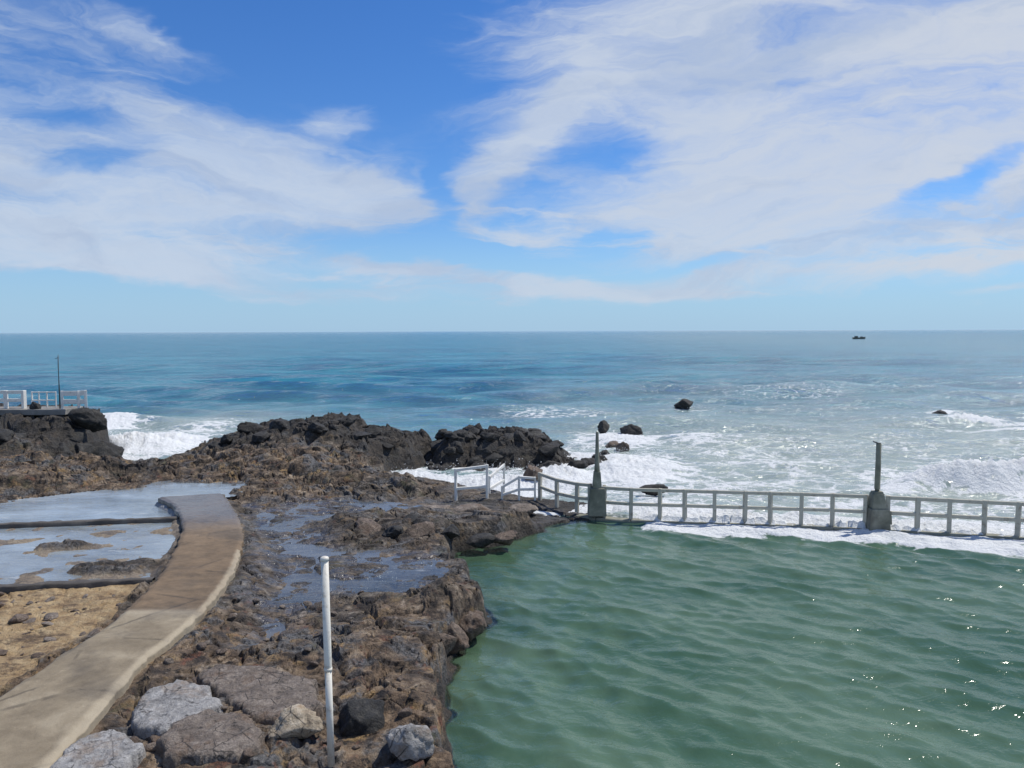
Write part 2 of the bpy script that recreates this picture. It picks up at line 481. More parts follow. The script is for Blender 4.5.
def water_mat():
    m, t = material('water')
    p = t.pos()
    foam, clear, pool, turq_glare = t.attr('foam'), t.attr('clear'), t.attr('pool'), t.attr('turquoise_glare')
    # body colour: light scattered back out of the water, plus painted chop contrast and glare
    big = t.noise(t.mapping(p, scale=(.25, 1, 1)), .06, 7, .68)
    chop = t.noise(t.mapping(p, scale=(.30, 1, 1), rot=(0, 0, .06)), .34, 6, .7)
    sea = t.mix(t.step(.40, .60, big * .45 + chop * .55), (.005, .080, .145), (.030, .205, .265))  # light and dark of the chop painted into the colour
    sea = t.mix(turq_glare, sea, (.30, .35, .315))  # pale water tone, also carrying painted glare at far right
    pc = t.mix(t.step(.36, .64, t.noise(p, .22, 6, .65)), (.048, .100, .058), (.090, .150, .094))
    body = t.mix(pool, sea, pc)
    # wavelets too small for the mesh
    ps = t.mapping(p, scale=(.55, 1, 1))
    h1 = t.noise(ps, .28, 4, .6, .5)
    h2 = t.noise(t.mapping(p, scale=(.6, 1, 1)), 1.7, 4, .62, .6)
    h3 = t.noise(t.mapping(p, scale=(.5, 1, 1), rot=(0, 0, .25)), .045, 3, .55)
    sea_h = h1 * 1.5 + h2 * .30 + h3 * 2.4
    pool_h = t.noise(t.mapping(p, scale=(.75, 1, 1), rot=(0, 0, -.5)), 2.6, 4, .6, .5) * .065
    hh = pool * pool_h + (1 - pool) * sea_h
    # foam: lacy net, closing into solid white where the attribute is high
    warp = t.node('ShaderNodeVectorMath', operation='ADD')
    t.l.new(p.s, warp.inputs[0])
    wn = t.node('ShaderNodeVectorMath', operation='SCALE')
    t.l.new(t.noise(p, .9, 4, .6, 0, '3D', 1).s, wn.inputs[0])
    wn.inputs['Scale'].default_value = 1.6
    t.l.new(wn.outputs[0], warp.inputs[1])
    wp = X(t, warp.outputs[0])
    wps = t.mapping(wp, scale=(.6, 1, 1))
    v1 = 1 - t.m('MULTIPLY', t.voro(wps, .9), 2.6, clamp=True)
    v2 = 1 - t.m('MULTIPLY', t.voro(wps, 2.3), 2.6, clamp=True)
    net = v1 * .45 + v2 * .25 + t.noise(wps, 2.2, 6, .72) * .75
    net = net - .12
    mask = t.step(1.0 - foam, 1.28 - foam, net)
    mask = mask * t.step(.02, .12, foam)
    b = t.bump(hh, .85, 1)
    diff = t.shader('ShaderNodeBsdfDiffuse', Color=body, Normal=t.bump(hh, .3, .8))
    tr = t.shader('ShaderNodeBsdfTransparent', Color=(.80, .93, .86))
    inner = t.mixsh(clear, diff, tr)
    fr = t.node('ShaderNodeFresnel')
    fr.inputs[0].default_value = 1.333
    t.inp(fr.inputs[1], b)
    gl = t.shader('ShaderNodeBsdfGlossy', Color=(1.0, 1.0, 1.0), Roughness=.13, Normal=b)
    w = t.mixsh(X(t, fr.outputs[0]), inner, gl)
    fc = t.mix(t.noise(p, 1.6, 5, .7), (.62, .66, .67), (.88, .88, .87))
    fo = t.shader('ShaderNodeBsdfDiffuse', Color=fc, Normal=t.bump(t.noise(p, 5, 6, .72) + net * .6, .18, .9))
    return finish(m, t, t.mixsh(mask, w, fo))


def still_mat(name, body, share, foamy, wob):
    m, t = material(name)
    p = t.pos()
    b = t.bump(t.noise(t.mapping(p, scale=(.4, 1, 1)), 2.2, 5, .65), wob, .8)
    fr = t.node('ShaderNodeFresnel')
    fr.inputs[0].default_value = 1.333
    t.inp(fr.inputs[1], b)
    gl = t.shader('ShaderNodeBsdfGlossy', Color=(1.0, 1.0, 1.0), Roughness=.08, Normal=b)
    tr = t.shader('ShaderNodeBsdfTransparent', Color=(.86, .92, .93))
    d = t.shader('ShaderNodeBsdfDiffuse', Color=body)
    sh = t.step(.20, .72, t.noise(t.mapping(p, scale=(.5, 1.2, 1)), .35, 6, .65)) * share
    w = t.mixsh(X(t, fr.outputs[0]), t.mixsh(sh, tr, d), gl)
    fm = t.step(.60, .7, t.noise(t.mapping(p, scale=(.5, 1.6, 1)), 1.0, 6, .7))
    fo = t.shader('ShaderNodeBsdfDiffuse', Color=(.78, .80, .8))
    return finish(m, t, t.mixsh(fm * foamy, w, fo))


M_rock = rock_mat()
M_black = boulder_mat('wet_black_rock', (.007, .0075, .008), (.022, .022, .021), (.085, .078, .066))
M_brown = boulder_mat('brown_rock', (.035, .026, .02), (.13, .095, .07), (.27, .21, .16))
M_pale = boulder_mat('pale_grey_rock', (.13, .125, .12), (.32, .31, .295), (.53, .515, .49))
M_mauve = boulder_mat('mauve_rock', (.06, .048, .040), (.18, .145, .115), (.34, .29, .24))
M_cream = boulder_mat('cream_rock', (.20, .15, .10), (.42, .34, .24), (.62, .54, .42))
M_path = concrete_mat('path_concrete', (.135, .105, .066), (.235, .19, .125), (.35, .295, .205), brown=(.155, .105, .060))
M_conc = concrete_mat('old_concrete', (.12, .115, .105), (.22, .21, .19), (.33, .31, .28))
M_wallc = concrete_mat('dark_concrete', (.045, .04, .035), (.085, .075, .065), (.15, .14, .125))  # darker concrete of the basin walls and the platform foundation
M_green = paint_mat('weathered_green_paint', (.44, .42, .345), (.22, .18, .13), .8)
M_ped = concrete_mat('mossy_concrete', (.10, .105, .075), (.23, .225, .17), (.36, .35, .285))
M_white = paint_mat('white_paint', (.78, .76, .69), (.50, .46, .38))
M_pvc = paint_mat('white_plastic', (.68, .645, .56), (.40, .34, .26), .45)
M_dark = paint_mat('dark_metal', (.05, .055, .055), (.09, .075, .06))
M_boat = paint_mat('boat_paint', (.045, .06, .05), (.10, .10, .09))
M_cloth = paint_mat('cloth', (.10, .09, .09), (.16, .12, .10), .9)
M_water = water_mat()
M_spray = paint_mat('spray', (.88, .89, .89), (.80, .82, .83), .6)
M_basin = still_mat('still_water', (.42, .50, .56), .75, .22, .03)
M_puddle = still_mat('puddle_film', (.21, .225, .24), .55, .16, .03)


# ------------------------------------------------------------------ object helpers
def link(name, me, mat=None, parent=None):
    o = bpy.data.objects.new(name, me)
    COL.objects.link(o)
    if mat and me:
        me.materials.append(mat)
    if parent:
        o.parent = parent
    return o


def tag(o, label=None, cat=None, group=None, kind=None):
    for k, v in (('label', label), ('category', cat), ('group', group), ('kind', kind)):
        if v:
            o[k] = v
    return o


def thing(name, loc, label, cat, group=None, rz=0):
    o = bpy.data.objects.new(name, None)
    COL.objects.link(o)
    o.location = loc
    o.rotation_euler.z = rz
    o.empty_display_size = .2
    return tag(o, label, cat, group)


def grid_mesh(name, X_, Y_, Z_, mask, attrs, smooth=True):
    """X_, Y_, Z_ are (n, m) arrays; mask keeps faces (n-1, m-1)"""
    n, m = X_.shape
    idx = np.arange(n * m).reshape(n, m)
    q = np.stack([idx[:-1, :-1], idx[:-1, 1:], idx[1:, 1:], idx[1:, :-1]], -1)[mask]
    used = np.unique(q)
    remap = np.full(n * m, -1, np.int64)
    remap[used] = np.arange(len(used))
    q = remap[q]
    co_ = np.stack([X_.ravel()[used], Y_.ravel()[used], Z_.ravel()[used]], -1)
    me = bpy.data.meshes.new(name)
    me.vertices.add(len(used))
    me.vertices.foreach_set('co', co_.astype(np.float32).ravel())
    me.loops.add(q.size)
    me.loops.foreach_set('vertex_index', q.ravel().astype(np.int32))
    me.polygons.add(len(q))
    me.polygons.foreach_set('loop_start', np.arange(0, q.size, 4, dtype=np.int32))
    me.polygons.foreach_set('use_smooth', np.full(len(q), smooth))
    me.update(calc_edges=True)
    for k, a in attrs.items():
        at_ = me.attributes.new(k, 'FLOAT', 'POINT')
        at_.data.foreach_set('value', a.ravel()[used].astype(np.float32))
    me.validate()
    return me


class MB:
    def __init__(s):
        s.bm = bmesh.new()

    def box(s, c, size, rz=0, taper=1.0, bev=0.0):
        r = bmesh.ops.create_cube(s.bm, size=1)
        vs = r['verts']
        for v in vs:
            k = taper if v.co.z > 0 else 1
            v.co = Vector((v.co.x * size[0] * k, v.co.y * size[1] * k, v.co.z * size[2]))
        if bev:
            es = list({e for v in vs for e in v.link_edges})
            g = bmesh.ops.bevel(s.bm, geom=es, offset=bev, segments=2, affect='EDGES', profile=.6)
            vs = list({v for f in g['faces'] for v in f.verts} | {v for v in vs if v.is_valid})
        bmesh.ops.rotate(s.bm, verts=vs, cent=(0, 0, 0), matrix=Matrix.Rotation(rz, 3, 'Z'))
        bmesh.ops.translate(s.bm, verts=vs, vec=c)
        return s

    def bar(s, a, b, w, h, bev=.008):
        a, b = Vector(a), Vector(b)
        d = b - a
        r = bmesh.ops.create_cube(s.bm, size=1)
        vs = r['verts']
        for v in vs:
            v.co = Vector((v.co.x * d.length, v.co.y * w, v.co.z * h))
        es = list({e for v in vs for e in v.link_edges})
        if bev:
            g = bmesh.ops.bevel(s.bm, geom=es, offset=bev, segments=1, affect='EDGES')
            vs = list({v for f in g['faces'] for v in f.verts} | {v for v in vs if v.is_valid})
        xa = d.normalized()
        ya = Vector((0, 0, 1)).cross(xa)
        ya = Vector((0, 1, 0)) if ya.length < 1e-4 else ya.normalized()
        za = xa.cross(ya)
        M = Matrix(((xa.x, ya.x, za.x), (xa.y, ya.y, za.y), (xa.z, ya.z, za.z)))
        c = (a + b) / 2
        for v in vs:
            v.co = M @ v.co + c
        return s

    def tube(s, pts, rads, n=12):
        rings = []
        for i, p in enumerate(pts):
            p = Vector(p)
            d = Vector(pts[min(i + 1, len(pts) - 1)]) - Vector(pts[max(i - 1, 0)])
            q = d.to_track_quat('Z', 'Y')
            rings.append([s.bm.verts.new(p + q @ Vector((rads[i] * math.cos(2 * math.pi * k / n), rads[i] * math.sin(2 * math.pi * k / n), 0))) for k in range(n)])
        for a, b in zip(rings, rings[1:]):
            for k in range(n):
                s.bm.faces.new((a[k], a[(k + 1) % n], b[(k + 1) % n], b[k])).smooth = True
        s.bm.faces.new(rings[0][::-1])
        s.bm.faces.new(rings[-1])
        return s

    def build(s, name, mat, parent=None):
        me = bpy.data.meshes.new(name)
        bmesh.ops.recalc_face_normals(s.bm, faces=s.bm.faces)
        s.bm.to_mesh(me)
        s.bm.free()
        return link(name, me, mat, parent)


# ------------------------------------------------------------------ terrain mesh
az = np.concatenate([np.arange(-78, -40, .5), np.arange(-40, 15, .105)]) * math.pi / 180
rr = [6.0]
while rr[-1] < 66:
    r_ = rr[-1]
    rr.append(r_ + (.05 if r_ < 9 else min(.03 + .0038 * (r_ - 9), .105) if r_ < 49 else .4))
rr = np.array(rr)
A, RR = np.meshgrid(az, rr)
TX, TY = RR * np.sin(A), RR * np.cos(A)
T = terrain(TX, TY)
TZ = T['h']
for _ in range(4):
    gr = np.abs(np.gradient(TZ, axis=0)) / np.gradient(rr)[:, None]
    ga = np.abs(np.gradient(TZ, axis=1)) / (RR * np.gradient(az)[None, :])
    wgt = sstep(.9, 2.2, np.hypot(gr, ga))
    P_ = np.pad(TZ, 1, mode='edge')
    av = (P_[:-2, 1:-1] + P_[2:, 1:-1] + P_[1:-1, :-2] + P_[1:-1, 2:] + P_[:-2, :-2] + P_[2:, 2:] + P_[:-2, 2:] + P_[2:, :-2]) / 8
    TZ = TZ * (1 - wgt * .85) + av * wgt * .85
k = np.clip(T['rough'], 0, 1.2)
JX = TX + k * (.10 * fbm(TX * 1.5, TY * 1.5, 5, 101) + .17 * fbm(TX * 1.1 + TY * .6, TZ * 2.8, 4, 111))
JY = TY + k * (.10 * fbm(TX * 1.5, TY * 1.5, 5, 131) + .17 * fbm(TY * 1.1 - TX * .6 + 7, TZ * 2.8, 4, 141))
sandm = sstep(-.15, .3, T['sand']) * (1 - sstep(-.05, .05, T['path']))
# the second basin has a sandy floor, the first a concrete one
b1 = sstep(-.1, .2, T['basin'])
farb = sstep(at(100, 524, .9).y, at(100, 519, .9).y, TY)
b2sand = b1 * (1 - farb) * .55
conc = b1 * np.maximum(farb, .5)
n_ = fbm(TX * .7, TY * .7, 4, 201)
dark = np.clip(sstep(.5, .05, TZ + .25 * n_), 0, 1) * sstep(-.35, .0, TZ)                      # washed by the sea
dark = np.maximum(dark, sstep(38.5, 40.5, TY + 1.2 * n_) * sstep(-17, -15, TX) * .85)
dark = np.maximum(dark, sstep(36.2, 37.4, TY + 1.0 * n_) * sstep(-21, -23, TX) * (1 - .75 * np.exp(-((TY - 38.9) / .8) ** 2)) * .9)
dark = np.maximum(dark, sstep(-.8, .2, T['reef']) * .92)
rk = np.exp(-(((TX - at(410, 530, .8).x) / 3.0) ** 2 + ((TY - at(410, 530, .8).y) / .9) ** 2))
dark = np.maximum(dark, .75 * rk * sstep(-.25, .25, n_ + .1))
dark = np.maximum(dark, .85 * np.exp(-((TY - 35.0) / .9) ** 2) * sstep(-19.6, -18.9, TX) * (1 - sstep(-16.3, -15.5, TX)))
terr = link('rocky_shore', grid_mesh('rocky_shore', JX, JY, TZ, np.ones((len(rr) - 1, len(az) - 1), bool),
            dict(wet=T['wet'], brownzone=np.maximum(sstep(19.5, 15.5, TY + 2.5 * n_) * sstep(-14, -9, TX), .8 * sstep(28.5, 31, TY + 1.5 * n_) * sstep(40, 37, TY + 1.5 * n_) * sstep(-6.5, -8, TX + 1.5 * n_)), sand=np.maximum(sandm, b2sand) * (1 - T['pr']), concrete=conc * (1 - b2sand) * (1 - T['pr']), dark=dark * (1 - b1)), smooth=False), M_rock)
tag(terr, kind='structure')


def ground(x, y):
    return float(terrain(np.array([[x]], float), np.array([[y]], float))['h'][0, 0])


# ------------------------------------------------------------------ water
FENCE = [at(540, 474, 1.35), at(557, 480, 1.35), at(577, 484, 1.35), at(597, 485.8, 1.35), at(631, 488, 1.35), at(833, 493.5, 1.35), at(877, 495.2, 1.35), at(918, 497.2, 1.35), at(1018.7, 502, 1.35)]
fdir = (FENCE[-1] - FENCE[-4]).normalized()
FENCE_LINE = [(FENCE[2].x, FENCE[2].y)] + [(v.x, v.y) for v in FENCE[3:]] + [((FENCE[-1] + fdir * 40).x, (FENCE[-1] + fdir * 40).y)]
FX = np.array([p[0] for p in FENCE_LINE])
FY = np.array([p[1] for p in FENCE_LINE])

azw = np.concatenate([np.arange(-80, -40, 1.2), np.arange(-40, 40, .115), np.arange(40, 81, .6)]) * math.pi / 180
rows = [7.0]
while rows[-1] < 60000:
    r_ = rows[-1]
    rows.append(r_ + max(.045, 1.0 * r_ * r_ / (H * F) * (.8 if r_ < 120 else 1.0)) if r_ < 2200 else r_ * 1.35)
rows = np.array(rows)
A, RR = np.meshgrid(azw, rows)
WX, WY = RR * np.sin(A), RR * np.cos(A)
dr = np.gradient(rows)[:, None] * np.ones_like(WX)
dr = np.maximum(dr, RR * .002)
near = (RR < 70) & (A < R(16)) & (A > R(-60))
th = np.full(WX.shape, -3.0)
pp = np.full(WX.shape, -9.0)
rf = np.full(WX.shape, -9.0)
tt = terrain(WX[near], WY[near])
th[near], pp[near], rf[near] = tt['h'], tt['p'], tt['reef']
fy = np.interp(WX, FX, FY)
poolm = ((WY < fy) & (WX > FX[0] - 2.5) & (RR < 60)) | ((RR < 29.0) & (WX > -4))
side = WY - fy                                      # >0 seaward of the wall
poolf = np.where(WX > FX[0] - 2.5, sstep(.3, -.5, side), np.where(WY < 30.5, 1.0, 0.0))
poolf = np.where(RR < 70, poolf, 0)

rng = np.random.RandomState(4)
Z = np.zeros_like(WX)
DX = np.zeros_like(WX)
DY = np.zeros_like(WX)


def waves(n, lo, hi, steep, mean, spread, weight, gust):
    global Z, DX, DY
    for i in range(n):
        lam = lo * (hi / lo) ** rng.rand()
        a = mean + rng.randn() * spread
        kx, ky = math.sin(a), math.cos(a)
        amp = steep * lam / (2 * math.pi) * (.6 + .8 * rng.rand()) / math.sqrt(n) * 2
        ph = 2 * math.pi * rng.rand()
        w = weight * sstep(2.2, 5, lam / dr)
        if not np.any(w > .01):
            continue
        env = np.clip(.65 + .9 * vnoise(WX / (lam * 3.3) + i * 3.7, WY / (lam * 3.3) - i, 300 + i), .05, 1.6) if gust else 1
        t = (kx * WX + ky * WY) * 2 * math.pi / lam + ph
        Z += w * amp * env * np.cos(t)
        DX -= w * amp * env * kx * np.sin(t) * .85
        DY -= w * amp * env * ky * np.sin(t) * .85


shore = 1 - .55 * np.exp(-np.maximum(WY - 45, 0) / 30)
waves(34, .42, 1.35, .155, R(222), R(24), poolf, True)
waves(8, 1.5, 3.2, .07, R(224), R(22), poolf, True)
waves(24, 1.2, 5, .15, R(190), R(32), (1 - poolf), True)
waves(18, 5, 16, .16, R(186), R(22), (1 - poolf) * shore, True)
waves(10, 18, 60, .085, R(184), R(14), (1 - poolf) * sstep(50, 120, WY), True)

# breakers and foam
foam = np.zeros_like(WX)


def blob(px, py, ax, ay, v, rot=0, z=0):
    c = at(px, py, z)
    dx, dy = WX - c.x, WY - c.y
    cr, sr = math.cos(rot), math.sin(rot)
    return v * np.exp(-(((dx * cr + dy * sr) / ax) ** 2 + ((-dx * sr + dy * cr) / ay) ** 2))


wn = fbm(WX * .25, WY * .25, 5, 401)
wn2 = fbm(WX * .6, WY * .6, 4, 431)
F_ = []
F_.append(blob(140, 448, 4.2, 6.5, 1.05))             # inlet
F_.append(blob(105, 425, 3.0, 7, .8))
F_.append(blob(190, 430, 3.0, 9, .5))
F_.append(blob(418, 483, 2.8, 1.9, 1.15))             # channel behind the causeway
F_.append(blob(500, 484, 3.2, 2.4, 1.05))
F_.append(blob(560, 478, 3.0, 3.4, .95))
F_.append(blob(635, 470, 4.0, 6.0, .8))             # wash round the reef end
F_.append(blob(690, 440, 4.5, 4.5, .5))
F_.append(blob(620, 440, 3.5, 5, .75))
F_.append(blob(560, 415, 7.0, 6, .34))
F_.append(blob(760, 450, 9, 8, .26))
F_.append(blob(780, 395, 14, 10, .22))
F_.append(blob(965, 488, 4.0, 1.5, 1.0, -.12))       # breaker at the right
F_.append(blob(1060, 484, 5, 2.0, 1.0, -.1))
F_.append(blob(880, 492, 4.0, 1.4, .6))
F_.append(blob(970, 424, 5, 1.3, .75, -.35))
F_.append(blob(1030, 432, 7, 1.2, .65, -.2))
F_.append(blob(940, 415, 2.0, 2.0, .55))
F_.append(blob(696, 410, 3.0, 1.5, .4))
foam = np.maximum.reduce(F_)
foam = foam * (1 - poolf)
# foam up to the wall and the wash that comes over it into the pool
inx = np.clip((WX - FX[0]) / 3, 0, 1)
band = np.exp(-((side - .7) / (1.1 + 1.4 * sstep(14, 18, WX) + 1.2 * sstep(9, 5, WX))) ** 2) * inx * (.86 + .2 * wn2) * sstep(-.2, .5, side)
lip = -1.15 - .95 * np.clip((WX - 6) / 10, 0, 1) + .45 * wn2 + .25 * wn
over = sstep(lip - .55, lip + .25, side) * (1 - sstep(.6, 1.6, side)) * sstep(FX[1] + .8, FX[1] + 2.4, WX) * (.95 + .2 * wn2)
foam = np.maximum(foam, np.where(RR < 70, np.maximum(band, over), 0))
# wash against every rock that stands in open sea
wash = np.exp(-np.maximum(-np.maximum(pp, rf), 0) / .9) * (1 - poolf) * (.75 + .5 * wn)
foam = np.maximum(foam, np.where(near, wash, 0) * .95)
# faint streaks on the near sea, a few flecks in the pool
st = fbm(WX * .16 + .8 * wn, WY * .42 + .8 * wn2, 5, 477)
streak = (.31 + .38 * st) * np.exp(-np.maximum(WY - 42, 0) / 17) * sstep(1, 7, WX + 6) * (1 - poolf)
foam = np.maximum(foam, np.where(WY > 28, streak, 0))
pale = sstep(-2, 8, WX + wn * 4) * np.exp(-np.maximum(WY - 44, 0) / 40.)
fl = .0 * np.exp(-(((WX - at(470, 735, 0).x) / .9) ** 2 + ((WY - at(470, 735, 0).y) / 1.2) ** 2))
foam = np.maximum(foam, fl * poolf)
foam = np.clip(foam * (1 + .35 * wn * (foam > .05)), 0, 1.25)
heap = np.clip(foam - .45, 0, 1)
lump = ridged(WX * .9, WY * .9, 5, 505) * .5 + .5
Z += heap * (.10 + .42 * lump + .30 * np.clip(ridged(WX * 2.6, WY * 2.6, 4, 515), 0, 1)) * np.where(poolf > .5, .25, 1) * (1 + .6 * sstep(36, 42, WY))
# long swell lines that stand up near the shore
for (yy0, amp, wd, x0, x1) in ((52, .35, 2.2, 4, 40), (61, .38, 2.8, -2, 50), (74, .35, 3.2, -10, 60), (92, .4, 4, -40, 60)):
    Z += amp * np.exp(-((WY - yy0 - 2.2 * vnoise(WX * .07, WY * 0 + yy0, 9) - .03 * WX) / wd) ** 2) * sstep(x0, x0 + 8, WX) * (1 - sstep(x1, x1 + 20, WX)) * (1 - poolf) * np.clip(.6 + vnoise(WX * .1, WY * .02, 71), 0, 1)
for (px, py, ax, ay, v) in ((965, 487, 3.4, .8, .7), (1050, 484, 4, .9, .8), (980, 425, 4.5, 1.0, .45), (140, 450, 4, 2.5, .35)):
    Z += blob(px, py, ax, ay, v) * (.6 + .8 * lump)
sprayX, sprayY, sprayZ, sprayF = WX, WY, Z.copy(), foam
dep = np.maximum(-th, 0)
clear = np.where(near, np.clip(np.exp(-dep / .8) - .06, 0, 1), 0) * .96 * (1 - np.clip(foam, 0, 1)) * poolf
turq_glare = np.clip(np.exp(-np.maximum(WY - 46, 0) / 26.0) * .55 + .35 * np.clip(foam, 0, 1) + blob(190, 425, 8, 14, .6) + .5 * pale + .34 * sstep(-40, 220, WX) * sstep(2500, 100, WY), 0, .95)  # last term paints the far-right glare into the water colour
Z = Z * np.where(near, .25 + .75 * sstep(.15, -1.2, th), 1)
X2, Y2 = WX + DX, WY + DY
keep = th < .55
fm = keep[:-1, :-1] | keep[1:, 1:] | keep[1:, :-1] | keep[:-1, 1:]
pf = poolf[:-1, :-1] > .5
attrs = dict(foam=foam, clear=clear, pool=poolf, turquoise_glare=turq_glare)
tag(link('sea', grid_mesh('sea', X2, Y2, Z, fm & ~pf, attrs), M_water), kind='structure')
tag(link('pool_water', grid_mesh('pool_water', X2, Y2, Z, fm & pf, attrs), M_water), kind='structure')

# droplets thrown up where the surf breaks
rs = np.random.RandomState(12)
pts_ = []
for (px, py, sx, sy, hh_, n_s) in ((965, 487, 2.6, .5, .9, 1500), (1040, 484, 2.6, .6, 1.0, 1400), (900, 490, 1.4, .4, .45, 400), (135, 452, 2.6, 1.5, .8, 1500), (108, 436, 1.2, 1.8, .9, 900),
                                   (415, 483, .8, .4, .6, 900), (520, 478, 1.3, .5, .7, 700), (590, 462, .9, .8, .6, 500), (972, 424, 2.6, .5, .55, 500), (640, 455, 1.6, 1.2, .4, 400), (952, 416, .8, .5, .5, 250), (697, 409, .9, .4, .4, 150)):
    c = at(px, py, 0)
    cl = rs.randn(40, 2) * [sx, sy]
    k_ = rs.randint(0, 40, n_s)
    q = cl[k_] + rs.randn(n_s, 2) * .22
    zz = np.abs(rs.randn(n_s)) * hh_ * .45 * (.3 + rs.rand(40)[k_]) + .12
    pts_.append(np.stack([c.x + q[:, 0], c.y + q[:, 1], zz, rs.uniform(.005, .024, n_s)], -1))
pts_ = np.concatenate(pts_)
octv = np.array([[1, 0, 0], [-1, 0, 0], [0, 1, 0], [0, -1, 0], [0, 0, 1], [0, 0, -1]], float)
octf = np.array([[0, 2, 4], [2, 1, 4], [1, 3, 4], [3, 0, 4], [2, 0, 5], [1, 2, 5], [3, 1, 5], [0, 3, 5]])
vv = (pts_[:, None, :3] + octv[None] * pts_[:, None, 3:4]).reshape(-1, 3)
ff = (octf[None] + 6 * np.arange(len(pts_))[:, None, None]).reshape(-1, 3)
me = bpy.data.meshes.new('sea_spray')
me.from_pydata(vv.tolist(), [], ff.tolist())
tag(link('sea_spray', me, M_spray), kind='stuff')

# still water in the walled basin (z .90) and tide puddles
gx, gy = np.meshgrid(np.linspace(-34, -8.0, 180), np.linspace(17, 36, 160))
sdb = sdpoly(gx, gy, BASIN)
tz = terrain(gx, gy)['h']
kf = (sdb > -.5) & (tz < .98)
tag(link('basin_water', grid_mesh('basin_water', gx, gy, np.full_like(gx, .90), kf[:-1, :-1], {}), M_basin), kind='structure')
gx, gy = np.meshgrid(np.linspace(-9.5, -1.0, 260), np.linspace(15, 33, 360))
tq = terrain(gx, gy)
kf = (tq['wet'] > .35) & (tq['h'] < .78) & (tq['p'] > .5)
tag(link('puddle_water', grid_mesh('puddle_water', gx, gy, np.full_like(gx, .715), kf[:-1, :-1], {}), M_puddle), kind='structure')


# ------------------------------------------------------------------ path
def resample(P, n):
    P = [Vector(p) for p in P]
    L = [0]
    for a, b in zip(P, P[1:]):
        L.append(L[-1] + (b - a).length)
    out = []
    for i in range(n):
        s = L[-1] * i / (n - 1)
        j = max(k for k in range(len(L)) if L[k] <= s + 1e-9)
        j = min(j, len(P) - 2)
        f = (s - L[j]) / max(L[j + 1] - L[j], 1e-9)
        p0, p1, p2, p3 = P[max(j - 1, 0)], P[j], P[j + 1], P[min(j + 2, len(P) - 1)]
        out.append(.5 * ((2 * p1) + (p2 - p0) * f + (2 * p0 - 5 * p1 + 4 * p2 - p3) * f * f + (3 * p1 - p0 - 3 * p2 + p3) * f ** 3))
    return np.array([[v.x, v.y] for v in out])


NP = 420
PL, PR = resample(W(PATH_L, ZP), NP), resample(W(PATH_R, ZP), NP)
uu = np.linspace(0, 1, 44)
px_ = PL[:, None, 0] * (1 - uu) + PR[:, None, 0] * uu
py_ = PL[:, None, 1] * (1 - uu) + PR[:, None, 1] * uu
ed = np.minimum(uu, 1 - uu)[None, :] * 1.9
rag = .10 * fbm(px_ * 2.2, py_ * 2.2, 5, 601, .6)
pz = ZP + .018 * fbm(px_ * 1.1, py_ * 1.1, 5, 611) - .05 * sstep(.12, .0, ed + rag * .8) + .012 * fbm(px_ * 6, py_ * 6, 3, 621)
nx = (PL - PR) / np.linalg.norm(PL - PR, axis=1)[:, None]
px_ += nx[:, None, 0] * rag * np.where(uu > .5, 1, -1) * (np.abs(uu - .5) > .47)
py_ += nx[:, None, 1] * rag * np.where(uu > .5, 1, -1) * (np.abs(uu - .5) > .47)
# skirts
PX = np.concatenate([px_[:, :1], px_[:, :1], px_, px_[:, -1:], px_[:, -1:]], 1)
PY = np.concatenate([py_[:, :1], py_[:, :1], py_, py_[:, -1:], py_[:, -1:]], 1)
PZ = np.concatenate([pz[:, :1] * 0 + .55, pz[:, :1] - .03, pz, pz[:, -1:] - .03, pz[:, -1:] * 0 + .55], 1)
PX = np.concatenate([PX[:1], PX], 0)
PY = np.concatenate([PY[:1], PY], 0)
PZ = np.concatenate([PZ[:1] * 0 + .55, PZ], 0)
yj = at(165, 612, ZP).y
brown = .9 * sstep(yj - .12, yj + .16, PY + .10 * fbm(PX * 2, PY * 2, 3, 633))
edge = np.exp(-((PY - yj) / .16) ** 2)
eu = np.concatenate([[0, 0], uu, [1, 1]])[None, :] * np.ones_like(PX)
edge = np.maximum(edge, sstep(.90, .97, eu + .03 * fbm(PX * 3, PY * 3, 3, 641)) * (PY < yj + 5))
pw = sstep(at(200, 545, ZP).y, at(200, 508, ZP).y, PY + .5 * fbm(PX, PY, 3, 655))
tag(link('concrete_path', grid_mesh('concrete_path', PX, PY, PZ, np.ones((PX.shape[0] - 1, PX.shape[1] - 1), bool), dict(brown=brown, edge=edge, wet=pw)), M_path), kind='structure')


# ------------------------------------------------------------------ low walls
def low_wall(name, a, b, w, z0, z1, label, mat):
    o = thing(name, ((a + b) / 2), label, 'wall')
    L = (b - a).length
    n = int(L / .12)
    d = (b - a).normalized()
    nrm = Vector((-d.y, d.x, 0))
    prof = [(-.5, 0), (-.5, .7), (-.46, .95), (-.36, 1), (.36, 1), (.46, .95), (.5, .7), (.5, 0)]
    X_ = np.zeros((n, 8))
    Y_ = np.zeros((n, 8))
    Z_ = np.zeros((n, 8))
    for i in range(n):
        c = a + d * (L * i / (n - 1))
        for j, (u, v) in enumerate(prof):
            q = c + nrm * (u * w)
            X_[i, j], Y_[i, j], Z_[i, j] = q.x, q.y, z0 + (z1 - z0) * v
    nz = fbm(X_ * 1.7, Y_ * 1.7 + Z_ * 3, 4, 700)
    Y_ += nz * .07
    Z_ += fbm(X_ * 2.1 + 9, Y_ * 2.1, 4, 710) * .06 * (Z_ > z0 + .1)
    c = (a + b) / 2
    link('wall_body', grid_mesh(name, X_ - c.x, Y_ - c.y, Z_ - c.z, np.ones((n - 1, 7), bool), {}), mat, o)
    return o


